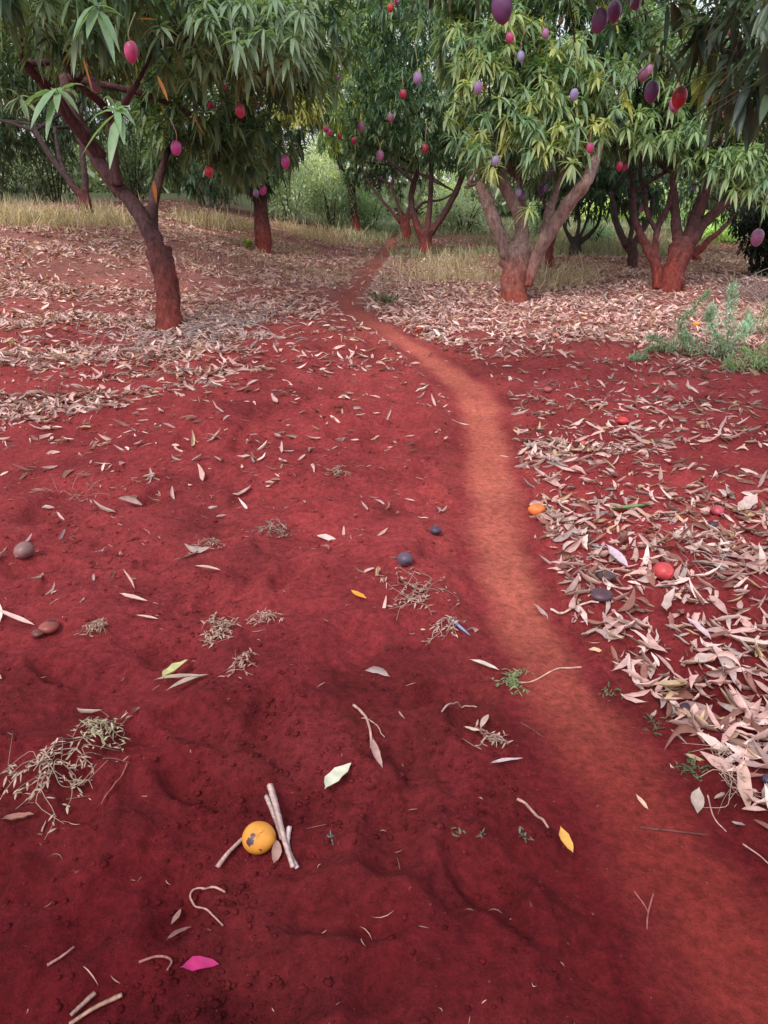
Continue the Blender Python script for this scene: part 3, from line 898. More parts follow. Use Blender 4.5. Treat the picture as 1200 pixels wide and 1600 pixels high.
# ------------------------------------------------------------------ fruit
def fruit_mesh(w, h, col, seed, lean=.12, bruise=None, shade=.55, fine=1):
    nu, nv = 20 * fine, 14 * fine
    V = []; C = []
    rng = np.random.default_rng(seed)
    for j in range(nv + 1):
        th = math.pi * j / nv
        for i in range(nu):
            ph = 2 * math.pi * i / nu
            r = math.sin(th) * (1 + .06 * math.cos(th))
            x_ = r * math.cos(ph) * (1 + .05 * math.cos(ph)); y_ = r * math.sin(ph) * .93
            z_ = math.cos(th) + .04 * math.sin(ph)
            z_ -= .06 * math.exp(-((th) / .35) ** 2)
            x_ += lean * z_ * z_ * .5
            V.append((x_ * w / 2, y_ * w / 2, z_ * h / 2))
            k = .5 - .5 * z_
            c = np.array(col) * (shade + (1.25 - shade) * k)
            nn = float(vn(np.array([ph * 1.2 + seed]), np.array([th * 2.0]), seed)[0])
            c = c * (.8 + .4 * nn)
            if bruise:
                for (bth, bph, br) in bruise:
                    d = math.hypot(th - bth, (ph - bph) * math.sin(th))
                    if d < br * (.8 + .5 * nn): c = np.array([.045, .02, .03])
            C.append(c)
    T = []
    for j in range(nv):
        for i in range(nu):
            a = j * nu + i; b = j * nu + (i + 1) % nu
            T += [(a, a + nu, b + nu), (a, b + nu, b)]
    return np.array(V), np.array(T), np.array(C)


def rotm(rx, ry, rz):
    from mathutils import Euler
    return np.array(Euler((rx, ry, rz)).to_matrix())


for k, (u, v, w, col, st, lab) in enumerate(HM):
    d = .088 * F / w
    c = at(u, v, d)
    big = w >= 18
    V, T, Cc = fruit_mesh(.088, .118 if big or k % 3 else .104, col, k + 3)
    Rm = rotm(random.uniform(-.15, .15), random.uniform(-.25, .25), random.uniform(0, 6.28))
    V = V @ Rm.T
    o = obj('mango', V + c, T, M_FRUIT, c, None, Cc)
    tag(o, lab, 'mango', 'mangoes hanging in the trees')
    top = c + Rm @ np.array([0, 0, .05])
    P = [top, top + np.array([random.uniform(-.01, .01), 0, st * .5]), top + np.array([random.uniform(-.05, .05), random.uniform(0, .06), st + .05])]
    V, T = tube(P, [.0028, .0032, .004], 6, 4)
    obj('stalk', V, T, M_STALK, c, o, np.array([.40, .22, .12]) if k % 2 else np.array([.22, .2, .1]))

# fallen mangoes: u, v(centre), width px, colour, squash, label, bruise
YO = (.72, .30, .045)
FM = [
 (405, 1312, 52, YO, .92, 'ripe orange mango with dark bruises beside split sticks on the red soil', None),
 (40, 861, 30, (.20, .10, .10), .85, 'browned mango lying near the left edge on bare soil', [(1.2, .5, .5)]),
 (632, 875, 25, (.11, .075, .12), .9, 'dark purple-grey mango on bare soil just left of the path', None),
 (680, 829, 18, (.08, .05, .09), .8, 'small blackened mango beside a withered leaf at the left path edge', None),
 (838, 798, 25, (.75, .20, .05), .85, 'orange mango with a black end on the leaves at the right path edge', [(1.6, .2, .75)]),
 (1035, 896, 31, (.46, .055, .06), 1.0, 'bright red mango on dry leaves, largest of the red ones', None),
 (1120, 799, 21, (.38, .06, .09), .85, 'pinkish red mango half sunk in the leaf litter near the right edge', None),
 (971, 657, 18, (.55, .045, .05), .7, 'small flat red mango on bare soil before the litter strip', None),
 (911, 693, 11, (.48, .08, .09), .8, 'tiny red mango at the near edge of the bare soil strip', None),
 (855, 609, 13, (.42, .12, .11), .7, 'dusty pink mango near the path bend', None),
 (938, 926, 34, (.085, .04, .06), .5, 'flattened rotten purple mango in the litter right of the path', None),
 (944, 896, 30, (.10, .055, .06), .45, 'shrivelled dark mango under a lilac leaf', None),
 (1070, 1107, 22, (.075, .045, .085), .8, 'round blackish mango among big leaves at the right', None),
 (1113, 820, 14, (.05, .03, .05), .8, 'little black mango in litter below the pinkish red one', None),
 (1198, 1218, 20, (.06, .045, .09), .85, 'dark mango cut by the right edge beside the long tan leaf', None),
 (655, 514, 9, (.55, .08, .04), .8, 'tiny orange-red mango at the far right side of the path', None),
 (868, 525, 11, (.62, .25, .18), .8, 'pale pink and yellow mango in the far litter', None),
 (817, 516, 8, (.50, .10, .12), .8, 'tiny pink mango in the far litter left of the pale one', None),
 (1088, 507, 11, (.85, .28, .05), .8, 'small orange mango behind the green weed', None),
 (78, 978, 30, (.22, .05, .04), .6, 'split reddish rotten mango on bare soil at the left', [(1.2, 1, .4)]),
 (60, 988, 20, (.13, .03, .03), .6, 'small dark rotten mango touching the split reddish one', None),
 (1082, 1300 - 193, 1, None, 0, '', None),
]
for k, (u, v, w, col, sq, lab, br) in enumerate(FM):
    if col is None: continue
    g = G(u, v + w * .3)
    d = float((g - CP) @ FW)
    W = w * d / F
    V, T, Cc = fruit_mesh(W, W * 1.07, col, 200 + k, bruise=br, shade=.8, fine=3 if k == 0 else 1)
    if k == 0:
        Rm = rotm(0.35, .25, 0)
        V = V * np.array([1, 1, .92])
        hgt = W * .52
    else:
        Rm = rotm(math.pi / 2 + random.uniform(-.3, .3), 0, random.uniform(0, 6.28)); hgt = W * .5 * sq
    V = V @ Rm.T
    V[:, 2] *= sq
    if k == 0:
        dn = V / np.linalg.norm(V, axis=1)[:, None]; cd = CP - g; cd /= np.linalg.norm(cd)
        wob = .85 + .4 * vn(dn[:, 0] * 9, dn[:, 2] * 9, 3)
        for a_, b_, r_ in ((-.42, -.22, .25), (-.30, .10, .17), (.15, -.62, .10)):
            q = cd * .8 + np.array([1, 0, 0]) * a_ + UP * b_; q /= np.linalg.norm(q)
            ang = np.arccos((dn @ q).clip(-1, 1)); Cc[ang < r_ * wob] = (.07, .028, .05)
    c = g + np.array([0, 0, hgt * .93])
    o = obj('fallen_mango', V + c, T, M_FRUIT, c, None, Cc)
    tag(o, lab, 'mango', 'mangoes fallen on the ground')

# ------------------------------------------------------------------ leaf litter
def litter_density(u, v, x, y):
    t = pathd(x, y)
    pn = fbm(x, y, .9, 3, 201); pn2 = fbm(x * .6, y * 1.6, 1.7, 2, 211)
    left = t < 0
    vb = np.interp(u, [-900, 0, 250, 420, 540, 560, 620], [730, 700, 655, 565, 480, 450, 400]) + 45 * pn
    st = fbm(x * .55 + .3 * y, y * 2.4, 1.0, 3, 221)
    dl = (1 - ss(-70, 60, v - vb)) * (.48 + 1.6 * st + .5 * pn2).clip(.07, 1)
    dl = np.maximum(dl, .035 + .10 * (1 - ss(0, 260, v - vb)) * (1 + 3 * st).clip(0, 4))
    t1 = np.exp(-(((u - 290) / 75) ** 2 + ((v - 520) / 45) ** 2)); dl = dl + .9 * t1
    dl = np.where((u > 430) & (v > 470) & (v < 700), np.maximum(dl * .5, .07 + .08 * pn2), dl)
    ue = np.interp(v, [560, 680, 800, 900, 1000, 1100, 1200, 1290, 1360, 2200], [770, 806, 826, 872, 925, 1000, 1075, 1170, 1300, 2700])
    dr = ss(-25, 20, u - ue) * (.62 + .9 * pn2 + .4 * ss(0, 1, 1 - (u - ue) / 130)).clip(.03, 1)
    dr = np.where(v < 690, np.interp(v, [300, 440, 525, 550, 660, 690], [.6, .9, .9, .24, .2, .5]) * (.7 + .8 * pn2).clip(.1, 1), dr)
    dr = np.maximum(dr, .02)
    d = np.where(left, dl, dr)
    on = .006 + .10 * ss(8, 12.5, y) * d
    d = np.where(np.abs(t) < .95, on, np.where(np.abs(t) < 1.2, np.maximum(on, d * .45), d))
    return d


n = 640000
ly = .7 + 20.5 * R.random(n) ** 1.0
lx = (R.random(n) - .5) * 2 * np.minimum(12.5, 1.2 + ly * .75)
wgt = np.minimum(12.5, 1.2 + ly * .75) / 12.5
lz = H(lx, ly)
u, v, d = proj(np.stack([lx, ly, lz], 1))
den = litter_density(u, v, lx, ly)
den *= np.interp(ly, [0, 3, 5, 8, 14, 21], [1.0, 1.0, .9, .85, .5, .15]) * np.where((v > 1300) & (den < .2), .12, 1) * np.where((pathd(lx, ly) < 0) & (ly < 4.5), .2 + .6 * ss(1.8, 4.2, ly), 1)
keep = R.random(n) < den * wgt
lx, ly, lz, u, v, d, den = [q[keep] for q in (lx, ly, lz, u, v, d, den)]
n = len(lx)
L = .050 + .072 * R.random(n) + .012 * ss(3, 7, ly)
frag = R.random(n) < .38
L = np.where(frag, L * (.3 + .4 * R.random(n)), L)
Wd = L * (.16 + .14 * R.random(n)) * np.where(frag, 1.3, 1)
bend = R.normal(size=n) * .12
az = R.random(n) * 6.283
el = (R.random(n) - .42) * .34
D = np.stack([np.cos(az) * np.cos(el), np.sin(az) * np.cos(el), np.sin(el)], 1)
curl = (-.5 + .9 * R.random(n))
tw = R.normal(size=n) * .6
O = np.stack([lx, ly, lz + .005 + .020 * R.random(n) * np.minimum(den * 1.2, 1) + .25 * L * np.abs(np.sin(el)) * .5 + np.maximum(curl, 0) * L * .25], 1) - D * (L / 2)[:, None]
# keep the ends out of the soil
zE = np.minimum(O[:, 2], O[:, 2] + D[:, 2] * L - curl * L)
gE = H(O[:, 0] + D[:, 0] * L, O[:, 1] + D[:, 1] * L)
O[:, 2] += np.maximum(0, gE - .008 - (O[:, 2] + D[:, 2] * L - curl * L)) * .7
pal = np.array([(.62, .39, .37), (.47, .31, .30), (.74, .56, .54), (.28, .13, .11), (.58, .41, .27), (.38, .30, .29)])
PN = ['pinkish tan', 'greyish brown', 'bleached pale', 'dark brown', 'straw yellow', 'grey']
ci = R.choice(6, n, p=[.28, .2, .18, .20, .05, .09])
lc = pal[ci] * (.75 + .45 * R.random(n))[:, None] * (1 + .28 * ss(5, 9, ly))[:, None]  # far litter raised in colour to stand in for brighter light there
show = L * F / d * (u > -30) * (u < 1230) * (v < 1630) * (v > 300)
order = np.argsort(-show)
IND = order[:262]
rest = np.ones(n, bool); rest[IND] = False
print('litter', n)
V, T, kv = leaves(O[rest], D[rest], L[rest], Wd[rest], curl[rest], None, 1, .5, tw[rest], bend[rest], .10)
tag(obj('leaf_litter', V, T, M_LITTER, cols=np.repeat(lc[rest], kv, 0)), 'carpet of dry fallen mango leaves covering the red soil', 'dry leaves', None, 'stuff')


def region(u, v, t):
    if abs(t) < 1.0: return 'on the path'
    if t > 0:
        if v > 1250: return 'on bare soil at the lower right'
        if v > 1000: return 'in thick litter at the lower right'
        return 'in the litter strip right of the path'
    if v > 1250: return 'on bare soil in the foreground'
    if v > 900: return 'on bare soil left of the path'
    return 'on the left bank'


for k in IND:
    sl_ = slice(k, k + 1)
    V, T, kv = leaves(O[sl_], D[sl_], L[sl_], Wd[sl_], curl[sl_], None, 2, .5, tw[sl_], bend[sl_], .06)
    shp = ('long ' if L[k] > .13 else ('small ' if L[k] < .085 else '')) + ('curled ' if abs(curl[k]) > .3 else 'flat ')
    tt_ = float(pathd(np.array([lx[k]]), np.array([ly[k]]))[0])
    V[:, 2] += max(0.0, float((H(V[:, 0], V[:, 1]) + .003 - V[:, 2]).max()) * .8)
    cen = V.mean(0)
    o = obj('dry_leaf', V, T, M_LITTER, cen, None, np.repeat(lc[sl_], kv, 0))
    tag(o, '%s%s dry mango leaf lying %s' % (shp, PN[ci[k]], region(u[k], v[k], tt_)), 'leaf', 'dry leaves lying about singly')


def single_leaf(u0, v0, u1, v1, wpx, col, label, lift=.012, droop=.15, name='fallen_leaf', twist=.2, cat='leaf'):
    a = G(u0, v0); b = G(u1, v1)
    a = a + [0, 0, lift]; b = b + [0, 0, lift * .6 + droop * np.linalg.norm(b - a) * .6]
    D_ = (b - a)[None]; Ln = np.array([np.linalg.norm(b - a)])
    W_ = wpx * float((a - CP) @ FW) / F
    V, T, kv = leaves(a[None], D_, Ln, np.array([W_]), np.array([droop]), None, 2, .35, np.array([twist]), R.normal(size=1) * .06, .03)
    V[:, 2] += max(0.0, float((H(V[:, 0], V[:, 1]) + .009 - V[:, 2]).max()))
    c = np.array(col)[None] * (.9 + .2 * R.random(len(V)))[:, None]
    o = obj(name, V, T, M_LITTER, V.mean(0), None, c)
    return tag(o, label, cat)


single_leaf(508, 1241, 549, 1197, 27, (.62, .62, .50), 'pale whitish green leaf lying alone on dark red soil', droop=.05)
single_leaf(256, 1078, 296, 1040, 22, (.62, .60, .30), 'pale yellow-green leaf resting on curled dry leaves', lift=.03)
single_leaf(242, 1077, 322, 1060, 12, (.40, .30, .24), 'curled brown leaf under the pale yellow-green one', droop=.3)
single_leaf(262, 1092, 326, 1057, 13, (.46, .34, .30), 'greyish curled leaf crossing under the pale yellow-green one', droop=.3)
single_leaf(874, 1303, 894, 1342, 17, (.70, .38, .10), 'small golden yellow leaf at the left rim of the path', droop=.05)
single_leaf(1090, 1240, 1088, 1279, 19, (.42, .33, .30), 'flat grey-brown oval leaf on the path', droop=.03)
single_leaf(992, 1248, 1012, 1270, 9, (.62, .42, .32), 'narrow beige leaf on the path', droop=.05)
single_leaf(548, 930, 573, 941, 12, (.75, .36, .06), 'bright yellow-orange leaf on bare soil at mid left', droop=.05)
single_leaf(945, 801, 1014, 789, 15, (.22, .30, .15), 'green leaf with brown edge in the litter right of the path', droop=.1)
single_leaf(945, 864, 981, 893, 24, (.66, .52, .62), 'broad pale lilac leaf over a shrivelled dark mango', lift=.04)
single_leaf(1158, 1195, 1168, 1272, 24, (.55, .36, .31), 'longest broad tan leaf at the lower right edge', lift=.03, droop=.1)
single_leaf(1130, 1005, 1215, 1020, 17, (.68, .52, .50), 'long whitish boat shaped leaf reaching the right edge', lift=.04, droop=-.1)
single_leaf(1068, 978, 1110, 1006, 14, (.62, .46, .52), 'pale mauve leaf left of the whitish boat shaped one', lift=.04)
single_leaf(1078, 1060, 1120, 1040, 30, (.58, .44, .42), 'broad pinkish leaf in the thick litter, highest on the pile', lift=.05)
single_leaf(1105, 1030, 1145, 1085, 26, (.52, .40, .40), 'wide mauve-brown leaf overlapping the broad pinkish one', lift=.05)
single_leaf(1020, 1085, 1068, 1068, 24, (.64, .48, .33), 'sandy yellow broad leaf on the litter pile', lift=.04)
single_leaf(1040, 965, 1052, 930, 15, (.60, .44, .42), 'upright pale folded leaf in the litter', lift=.03, droop=-.2)
single_leaf(0, 962, 55, 980, 12, (.66, .45, .42), 'long pale pink leaf at the left edge', lift=.012)
single_leaf(188, 936, 232, 942, 11, (.62, .42, .38), 'crescent shaped pale leaf with a thin stalk at mid left', droop=.25)
single_leaf(213, 968, 248, 970, 7, (.70, .52, .45), 'narrow cream leaf below the crescent shaped one', droop=.2)
single_leaf(305, 893, 345, 894, 9, (.60, .42, .38), 'small curled beige leaf alone above the middle of the bare soil', droop=.25)
single_leaf(268, 1452, 283, 1424, 10, (.30, .17, .15), 'small brown leaf scrap near the bent straw', droop=.1)
single_leaf(262, 1478, 300, 1452, 12, (.28, .15, .13), 'brown folded leaf with a thin stalk beside the bent straw', droop=.2)
single_leaf(765, 1206, 817, 1198, 9, (.58, .45, .48), 'shiny greyish leaf at the left rim of the path', droop=-.12)
single_leaf(733, 1042, 780, 1054, 12, (.70, .58, .54), 'whitish curled leaf just left of the path', droop=.2)
single_leaf(724, 1143, 750, 1150, 8, (.66, .50, .44), 'bent cream leaf crossing a smaller one left of the path', droop=-.3)
single_leaf(750, 1148, 763, 1120, 11, (.58, .42, .36), 'upright tan leaf touching the bent cream one', droop=.2)
single_leaf(583, 1165, 598, 1208, 12, (.50, .30, .28), 'withered leaf at the lower end of a curved twig', droop=.1)
single_leaf(432, 1318, 428, 1355, 15, (.42, .25, .22), 'short brown leaf piece leaning on the orange mango', droop=.05)
single_leaf(1180, 680 + 108, 1150, 770 + 40, 20, (.60, .46, .44), 'upright broad pale leaf near the pinkish red fallen mango', lift=.06, droop=-.1)
# pink flower bract
single_leaf(283, 1520, 343, 1511, 20, (.42, .03, .15), 'bright pink petal shaped leaf lying in the foreground', name='pink_leaf', lift=.012, droop=.12, twist=-.3)
single_leaf(700, 975, 735, 1002, 7, (.25, .33, .55), 'thin bluish plastic strip lying at the left edge of the path', name='plastic_strip', droop=.05, cat='litter')
single_leaf(920, 858, 945, 862, 8, (.25, .38, .50), 'small blue-grey plastic scrap above the lilac leaf', name='plastic_scrap', droop=.05, cat='litter')
single_leaf(40, 621, 68, 624, 9, (.72, .66, .70), 'white scrap in the litter on the left bank', name='paper_scrap', droop=.05, cat='litter')


def stick(pts, rad, col, label, name='stick', cat='stick', lift=.008, sides=7, group=None):
    P = np.array([G(a, b) for a, b in pts])
    P, _ = smoothline(P, np.ones(len(P)), 5)
    hz_ = H(P[:, 0], P[:, 1]); hz_ = np.maximum(hz_, np.concatenate([hz_[1:], hz_[-1:]])); hz_ = np.maximum(hz_, np.concatenate([hz_[:1], hz_[:-1]]))
    if rad > .005: hz_ = np.interp(np.arange(len(P)), [0, len(P) - 1], [hz_[0], hz_[-1]]) + max(0, (hz_ - np.interp(np.arange(len(P)), [0, len(P) - 1], [hz_[0], hz_[-1]])).max()) * .6
    P[:, 2] = hz_ + lift * .5 + rad
    rr = np.linspace(rad, rad * .75, len(P))
    V, T = tube(P, rr, 4 if rad > .005 else sides, 2, .12, int(pts[0][0]))
    if rad > .005:
        zz = np.interp(V[:, 1], np.sort(P[:, 1]), P[np.argsort(P[:, 1]), 2]); V[:, 2] = zz + (V[:, 2] - zz) * .6
    fib = vn(V[:, 0] * 500, V[:, 1] * 60, 5)[:, None]
    o = obj(name, V, T, M_TWIG, P[0], None, np.array(col) * (.55 + .8 * fib), smooth=rad <= .005)
    return tag(o, label, cat, group)


stick([(422, 1236), (432, 1275), (444, 1318), (459, 1369)], .0085, (.50, .36, .34), 'thick split pale stick right of the orange mango', lift=.02)
stick([(417, 1252), (430, 1290), (441, 1320)], .007, (.42, .30, .28), 'shorter split stick lying along the thick pale one', lift=.02)
stick([(340, 1361), (358, 1338), (380, 1315)], .007, (.42, .27, .25), 'short flat stick piece left of the orange mango', lift=.01)
stick([(452, 1300), (450, 1330), (465, 1366)], .007, (.55, .42, .42), 'pale splinter under the lower end of the thick split stick', lift=.008)
stick([(352, 1397), (315, 1392), (298, 1406), (322, 1428), (349, 1450)], .0026, (.45, .25, .22), 'bent hook shaped straw in the foreground', 'straw', 'straw')
stick([(552, 1105), (567, 1120), (578, 1145), (580, 1172)], .0045, (.48, .28, .25), 'curved twig ending in a withered leaf', 'twig', 'twig')
stick([(565, 1125), (590, 1140), (601, 1155)], .002, (.40, .25, .22), 'thin side twig right of the curved twig', 'twig', 'twig')
stick([(192, 1560), (150, 1580), (110, 1606)], .0055, (.38, .22, .17), 'grey-brown split stick at the lower left edge', lift=.012)
stick([(150, 1557), (128, 1578), (112, 1592)], .0055, (.32, .2, .17), 'short thick stick at the lower left edge', lift=.012)
stick([(1000, 1296), (1045, 1301), (1105, 1308)], .0028, (.13, .05, .045), 'dark thin twig lying across the path', 'twig', 'twig')
stick([(812, 1132), (830, 1142), (848, 1155)], .003, (.14, .05, .05), 'short dark twig at the left rim of the path', 'twig', 'twig')
stick([(808, 1252), (832, 1272), (856, 1297)], .004, (.45, .26, .22), 'pale twig leading down to the golden leaf', 'twig', 'twig')
stick([(1105, 1245), (1115, 1280), (1134, 1302)], .002, (.5, .3, .26), 'fine curved straw on the path below the litter', 'straw', 'straw')
stick([(1160, 1322), (1185, 1340), (1205, 1358)], .002, (.45, .27, .24), 'fine pale straw at the lower right edge', 'straw', 'straw')
stick([(218, 1507), (245, 1498), (268, 1504), (262, 1520)], .0028, (.30, .12, .11), 'curled brown twig left of the pink leaf', 'twig', 'twig')
stick([(690, 1115), (720, 1112), (745, 1108)], .0028, (.42, .26, .24), 'short pale twig on loose soil left of the path', 'twig', 'twig')
stick([(75, 1512), (98, 1498), (117, 1484)], .003, (.36, .18, .16), 'short brown twig near the lower left corner', 'twig', 'twig')
stick([(200, 1195), (180, 1230), (160, 1265)], .0018, (.34, .10, .09), 'very thin reddish straw on bare soil at the left', 'straw', 'straw')
stick([(908, 1075 - 30), (870, 1048), (830, 1068), (795, 1066)], .003, (.55, .34, .28), 'long pale stem curving over the path', 'twig', 'twig')
stick([(860, 955), (880, 962), (905, 950), (935, 945)], .005, (.60, .44, .38), 'cream twig with an upturned end at the right path edge', 'twig', 'twig')
stick([(1020, 1400), (1012, 1430), (1010, 1455)], .0025, (.30, .09, .09), 'small reddish rooted twig standing at the rim of the path', 'twig', 'twig')
stick([(990, 1395), (1008, 1420), (1012, 1432)], .002, (.30, .09, .09), 'side shoot next to the small reddish rooted twig', 'twig', 'twig')

# fine twigs and straw bits, uncountable
n = 2600
sx_ = (R.random(n) - .5) * 2; sy_ = .75 + 8 * R.random(n) ** 1.4; sx_ = sx_ * (.8 + sy_ * .6)
ok = np.abs(pathd(sx_, sy_)) > 1.0 ; ok |= R.random(n) < .12; ok &= (R.random(n) < .35 + .65 * ss(1.8, 3.2, sy_)) & (R.random(n) < .2 + vn(sx_ * 3, sy_ * 3, 231))
sx_, sy_ = sx_[ok], sy_[ok]; n = len(sx_)
A = Acc()
az = R.random(n) * 6.28; Ls = .008 + .05 * R.random(n) ** 3 + .004 * sy_
D = np.stack([np.cos(az), np.sin(az), (R.random(n) - .4) * .3], 1)
O = np.stack([sx_, sy_, H(sx_, sy_) + .006], 1)
V, T, kv = leaves(O, D, Ls, .0012 + .0015 * R.random(n) + .0003 * sy_, (R.random(n) - .3) * .5, None, 1, .9, (R.random(n) - .5) * 2, R.normal(size=n) * .18)
tag(obj('straw_bits', V, T, M_LITTER, cols=np.repeat((np.array([.46, .29, .25]) * (.6 + .7 * R.random(n))[:, None]), kv, 0)),
    'fine bits of straw and broken twig scattered on the soil', 'straw', None, 'stuff')


def debris(u, v, wpx, hpx, nst, col, label, leafy=.3, name='dead_weed', rad=.0011, group=None):
    """an uprooted withered weed: one tangle of thin stems"""
    g = G(u, v); d = float((g - CP) @ FW); w = wpx * d / F / 2; hh = hpx * d / F
    A = Acc(); B_ = Acc(); nb = 0
    for k in range(nst):
        a = random.uniform(0, 6.28); l = w * random.uniform(.4, 1.15)
        p0 = np.array([g[0] + random.gauss(0, w * .22), g[1] + random.gauss(0, w * .2), 0])
        pts = []
        for q in range(4):
            t_ = q / 3
            xx = p0[0] + math.cos(a + t_ * random.uniform(-.9, .9)) * l * t_; yy = p0[1] + math.sin(a + t_ * random.uniform(-.6, .6)) * l * t_ * 1.2
            pts.append((xx, yy, Hs(xx, yy) + .006 + random.random() * min(hh, .03) * (1 - t_ * .5)))
        V, T = tube(pts, [rad, rad, rad * .8, rad * .5], 5, 3)
        A.add(V, T, np.array(col) * random.uniform(.45, 1.15))
        for q in range(int(leafy * 8)):
            t_ = random.random(); i_ = min(2, int(t_ * 3)); pp = np.array(pts[i_]) + (np.array(pts[i_ + 1]) - np.array(pts[i_])) * (t_ * 3 - i_)
            V, T, kv = leaves(pp[None], R.normal(size=(1, 3)) * [1, 1, .4], np.array([random.uniform(.01, .03)]), np.array([random.uniform(.003, .007)]), np.array([.2]), None, 0)
            B_.add(V, T, np.array(col) * random.uniform(.8, 1.3)); nb += 1
    root = empty(name, g, label, 'dead weed', group)
    A.build('stems', M_TWIG, g, root)
    if nb: B_.build('withered_leaves', M_LITTER, g, root, False)
    return root


GW = 'withered weeds pulled out and left on the soil'
debris(75, 1190, 175, 60, 26, (.42, .32, .25), 'largest tangle of dry greyish weed at the left edge of the foreground', .9, group=GW)
debris(155, 1140, 95, 30, 16, (.36, .32, .22), 'smaller greenish dry weed right behind the large tangle', .9, group=GW)
debris(345, 985, 80, 50, 20, (.42, .30, .24), 'withered weed with a green tinge on bare soil left of the middle', .9, group=GW)
debris(410, 968, 70, 30, 14, (.42, .26, .22), 'flat withered weed right beside the greenish one', .7, group=GW)
debris(150, 985, 50, 40, 12, (.36, .24, .18), 'small dry weed on bare soil near the left rotten mangoes', .9, group=GW)
debris(328, 850, 50, 45, 12, (.36, .23, .19), 'small curled dry weed in the middle of the left soil', .5, group=GW)
debris(425, 830, 65, 40, 14, (.26, .20, .17), 'greyish brown dead weed tuft, farther than the curled one', .9, group=GW)
debris(640, 930, 120, 50, 24, (.42, .30, .25), 'wide dry weed tangle just left of the path in the middle', .8, group=GW)
debris(690, 985, 70, 40, 12, (.50, .38, .32), 'pale dry stems beside the bluish strip', .5, group=GW)
debris(120, 590 + 190, 120, 20, 12, (.45, .30, .26), 'thin stretched dry stems far on the left soil', .2, group=GW)
debris(375, 1035, 60, 25, 10, (.40, .27, .22), 'low dry weed left of the pale curled leaves in the middle', .7, group=GW)
debris(775, 1165, 70, 50, 12, (.38, .26, .22), 'dry stems at the left rim of the path beside the bent cream leaf', .6, group=GW)
debris(530, 740, 40, 30, 10, (.34, .28, .22), 'little grey dead weed standing on the upper left soil', .9, group=GW)
debris(1135, 1215, 110, 90, 24, (.45, .33, .28), 'pale dry stems lying over the litter at the right edge', .1, group=GW)
debris(1100, 880, 130, 30, 16, (.48, .42, .42), 'grey straw fan right of the bright red mango', .05, group=GW)
debris(860, 600, 60, 18, 9, (.46, .33, .28), 'dry stems by the right side of the path bend', .2, group=GW)
debris(800, 1068, 60, 25, 14, (.20, .24, .12), 'green-brown weed at the left rim of the path', .9, group=GW)


def green_tuft(u, v, wpx, n, col, label, name='green_seedling', hl=.03):
    g = G(u, v); d = float((g - CP) @ FW); w = wpx * d / F / 2
    C = np.stack([g[0] + R.normal(size=n) * w * .4, g[1] + R.normal(size=n) * w * .4, np.zeros(n)], 1)
    C[:, 2] = H(C[:, 0], C[:, 1]) + R.random(n) * hl * .5
    D_ = R.normal(size=(n, 3)) * [1, 1, .3] + [0, 0, .9]
    V, T, kv = leaves(C, D_, hl * (.4 + .7 * R.random(n)), hl * .22 * (.6 + .6 * R.random(n)), np.full(n, .3), None, 0)
    c = (np.array(col) * [.85, .72, .8])[None] * (.6 + .6 * R.random(n))[:, None]
    tag(obj(name, V, T, M_SHRUB, g, None, np.repeat(c, kv, 0)), label, 'seedling')


green_tuft(1080, 1205, 50, 60, (.16, .22, .11), 'green weed tuft between litter leaves at the right path edge')
green_tuft(1020, 1140, 40, 36, (.17, .22, .11), 'small green tuft at the right path edge above the larger one')
green_tuft(718, 1306, 14, 8, (.18, .26, .16), 'tiny green seedling left in a row of three', hl=.025)
green_tuft(751, 1309, 12, 7, (.18, .26, .16), 'tiny green seedling in the middle of a row of three', hl=.02)
green_tuft(817, 1309, 22, 12, (.20, .26, .18), 'tiny green seedling right in a row of three', hl=.025)
green_tuft(517, 1310, 14, 7, (.18, .26, .2), 'tiny green seedling right of the split stick', hl=.02)
green_tuft(950, 1085, 50, 30, (.20, .24, .12), 'low green tuft in the litter edge by the path')
green_tuft(388, 390, 12, 40, (.42, .60, .16), 'bright green upright shoot left of the thin dark trunk', 'green_shoot', .26)
green_tuft(600, 475, 60, 90, (.18, .24, .12), 'grey-green low tuft at the far bend of the path', hl=.14)

# ------------------------------------------------------------------ feathery green weeds on the right
def feather(pl, label, dens=26, spread=.11, col=(.38, .54, .44), name='feathery_weed'):
    g = G(*pl[0][0]); d = float((g - CP) @ FW)
    root = empty(name, g, label, 'weed', 'feathery green weeds by the right edge')
    B_ = Acc()
    for line in pl:
        P = np.array([at(a, b, d + (random.uniform(-.15, .15) if i else 0)) for i, (a, b) in enumerate(line)])
        gz = H(P[:, 0], P[:, 1])
        P[:, 2] = np.maximum(P[:, 2], gz + .02); P[0, 2] = min(P[0, 2], gz[0] + .02) if line is pl[0] else P[0, 2]
        Q, r = smoothline(P, np.linspace(.007, .002, len(P)), 8)
        V, T = tube(P, np.linspace(.007, .002, len(P)), 6, 6)
        obj('stem', V, T, M_TWIG, g, root, np.array([.18, .2, .12]))
        ln = np.linalg.norm(np.diff(Q, axis=0), axis=1).sum()
        n = int(ln * dens * 42)
        t_ = R.random(n) ** .8 * (len(Q) - 1); i_ = t_.astype(int).clip(0, len(Q) - 2); f = (t_ - i_)[:, None]
        C = Q[i_] * (1 - f) + Q[i_ + 1] * f
        tap = (1.0 - .65 * (t_ / (len(Q) - 1)))[:, None]
        C = C + R.normal(size=(n, 3)) * spread * .5 * tap
        D_ = R.normal(size=(n, 3)) + [0, 0, .8]
        V, T, kv = leaves(C, D_, .03 + .04 * R.random(n), .006 + .006 * R.random(n), np.full(n, .2), None, 0)
        c = np.array(col)[None] * (.6 + .8 * R.random(n))[:, None]
        B_.add(V, T, np.repeat(c, kv, 0))
    B_.build('foliage', M_SHRUB, g, root)
    return root


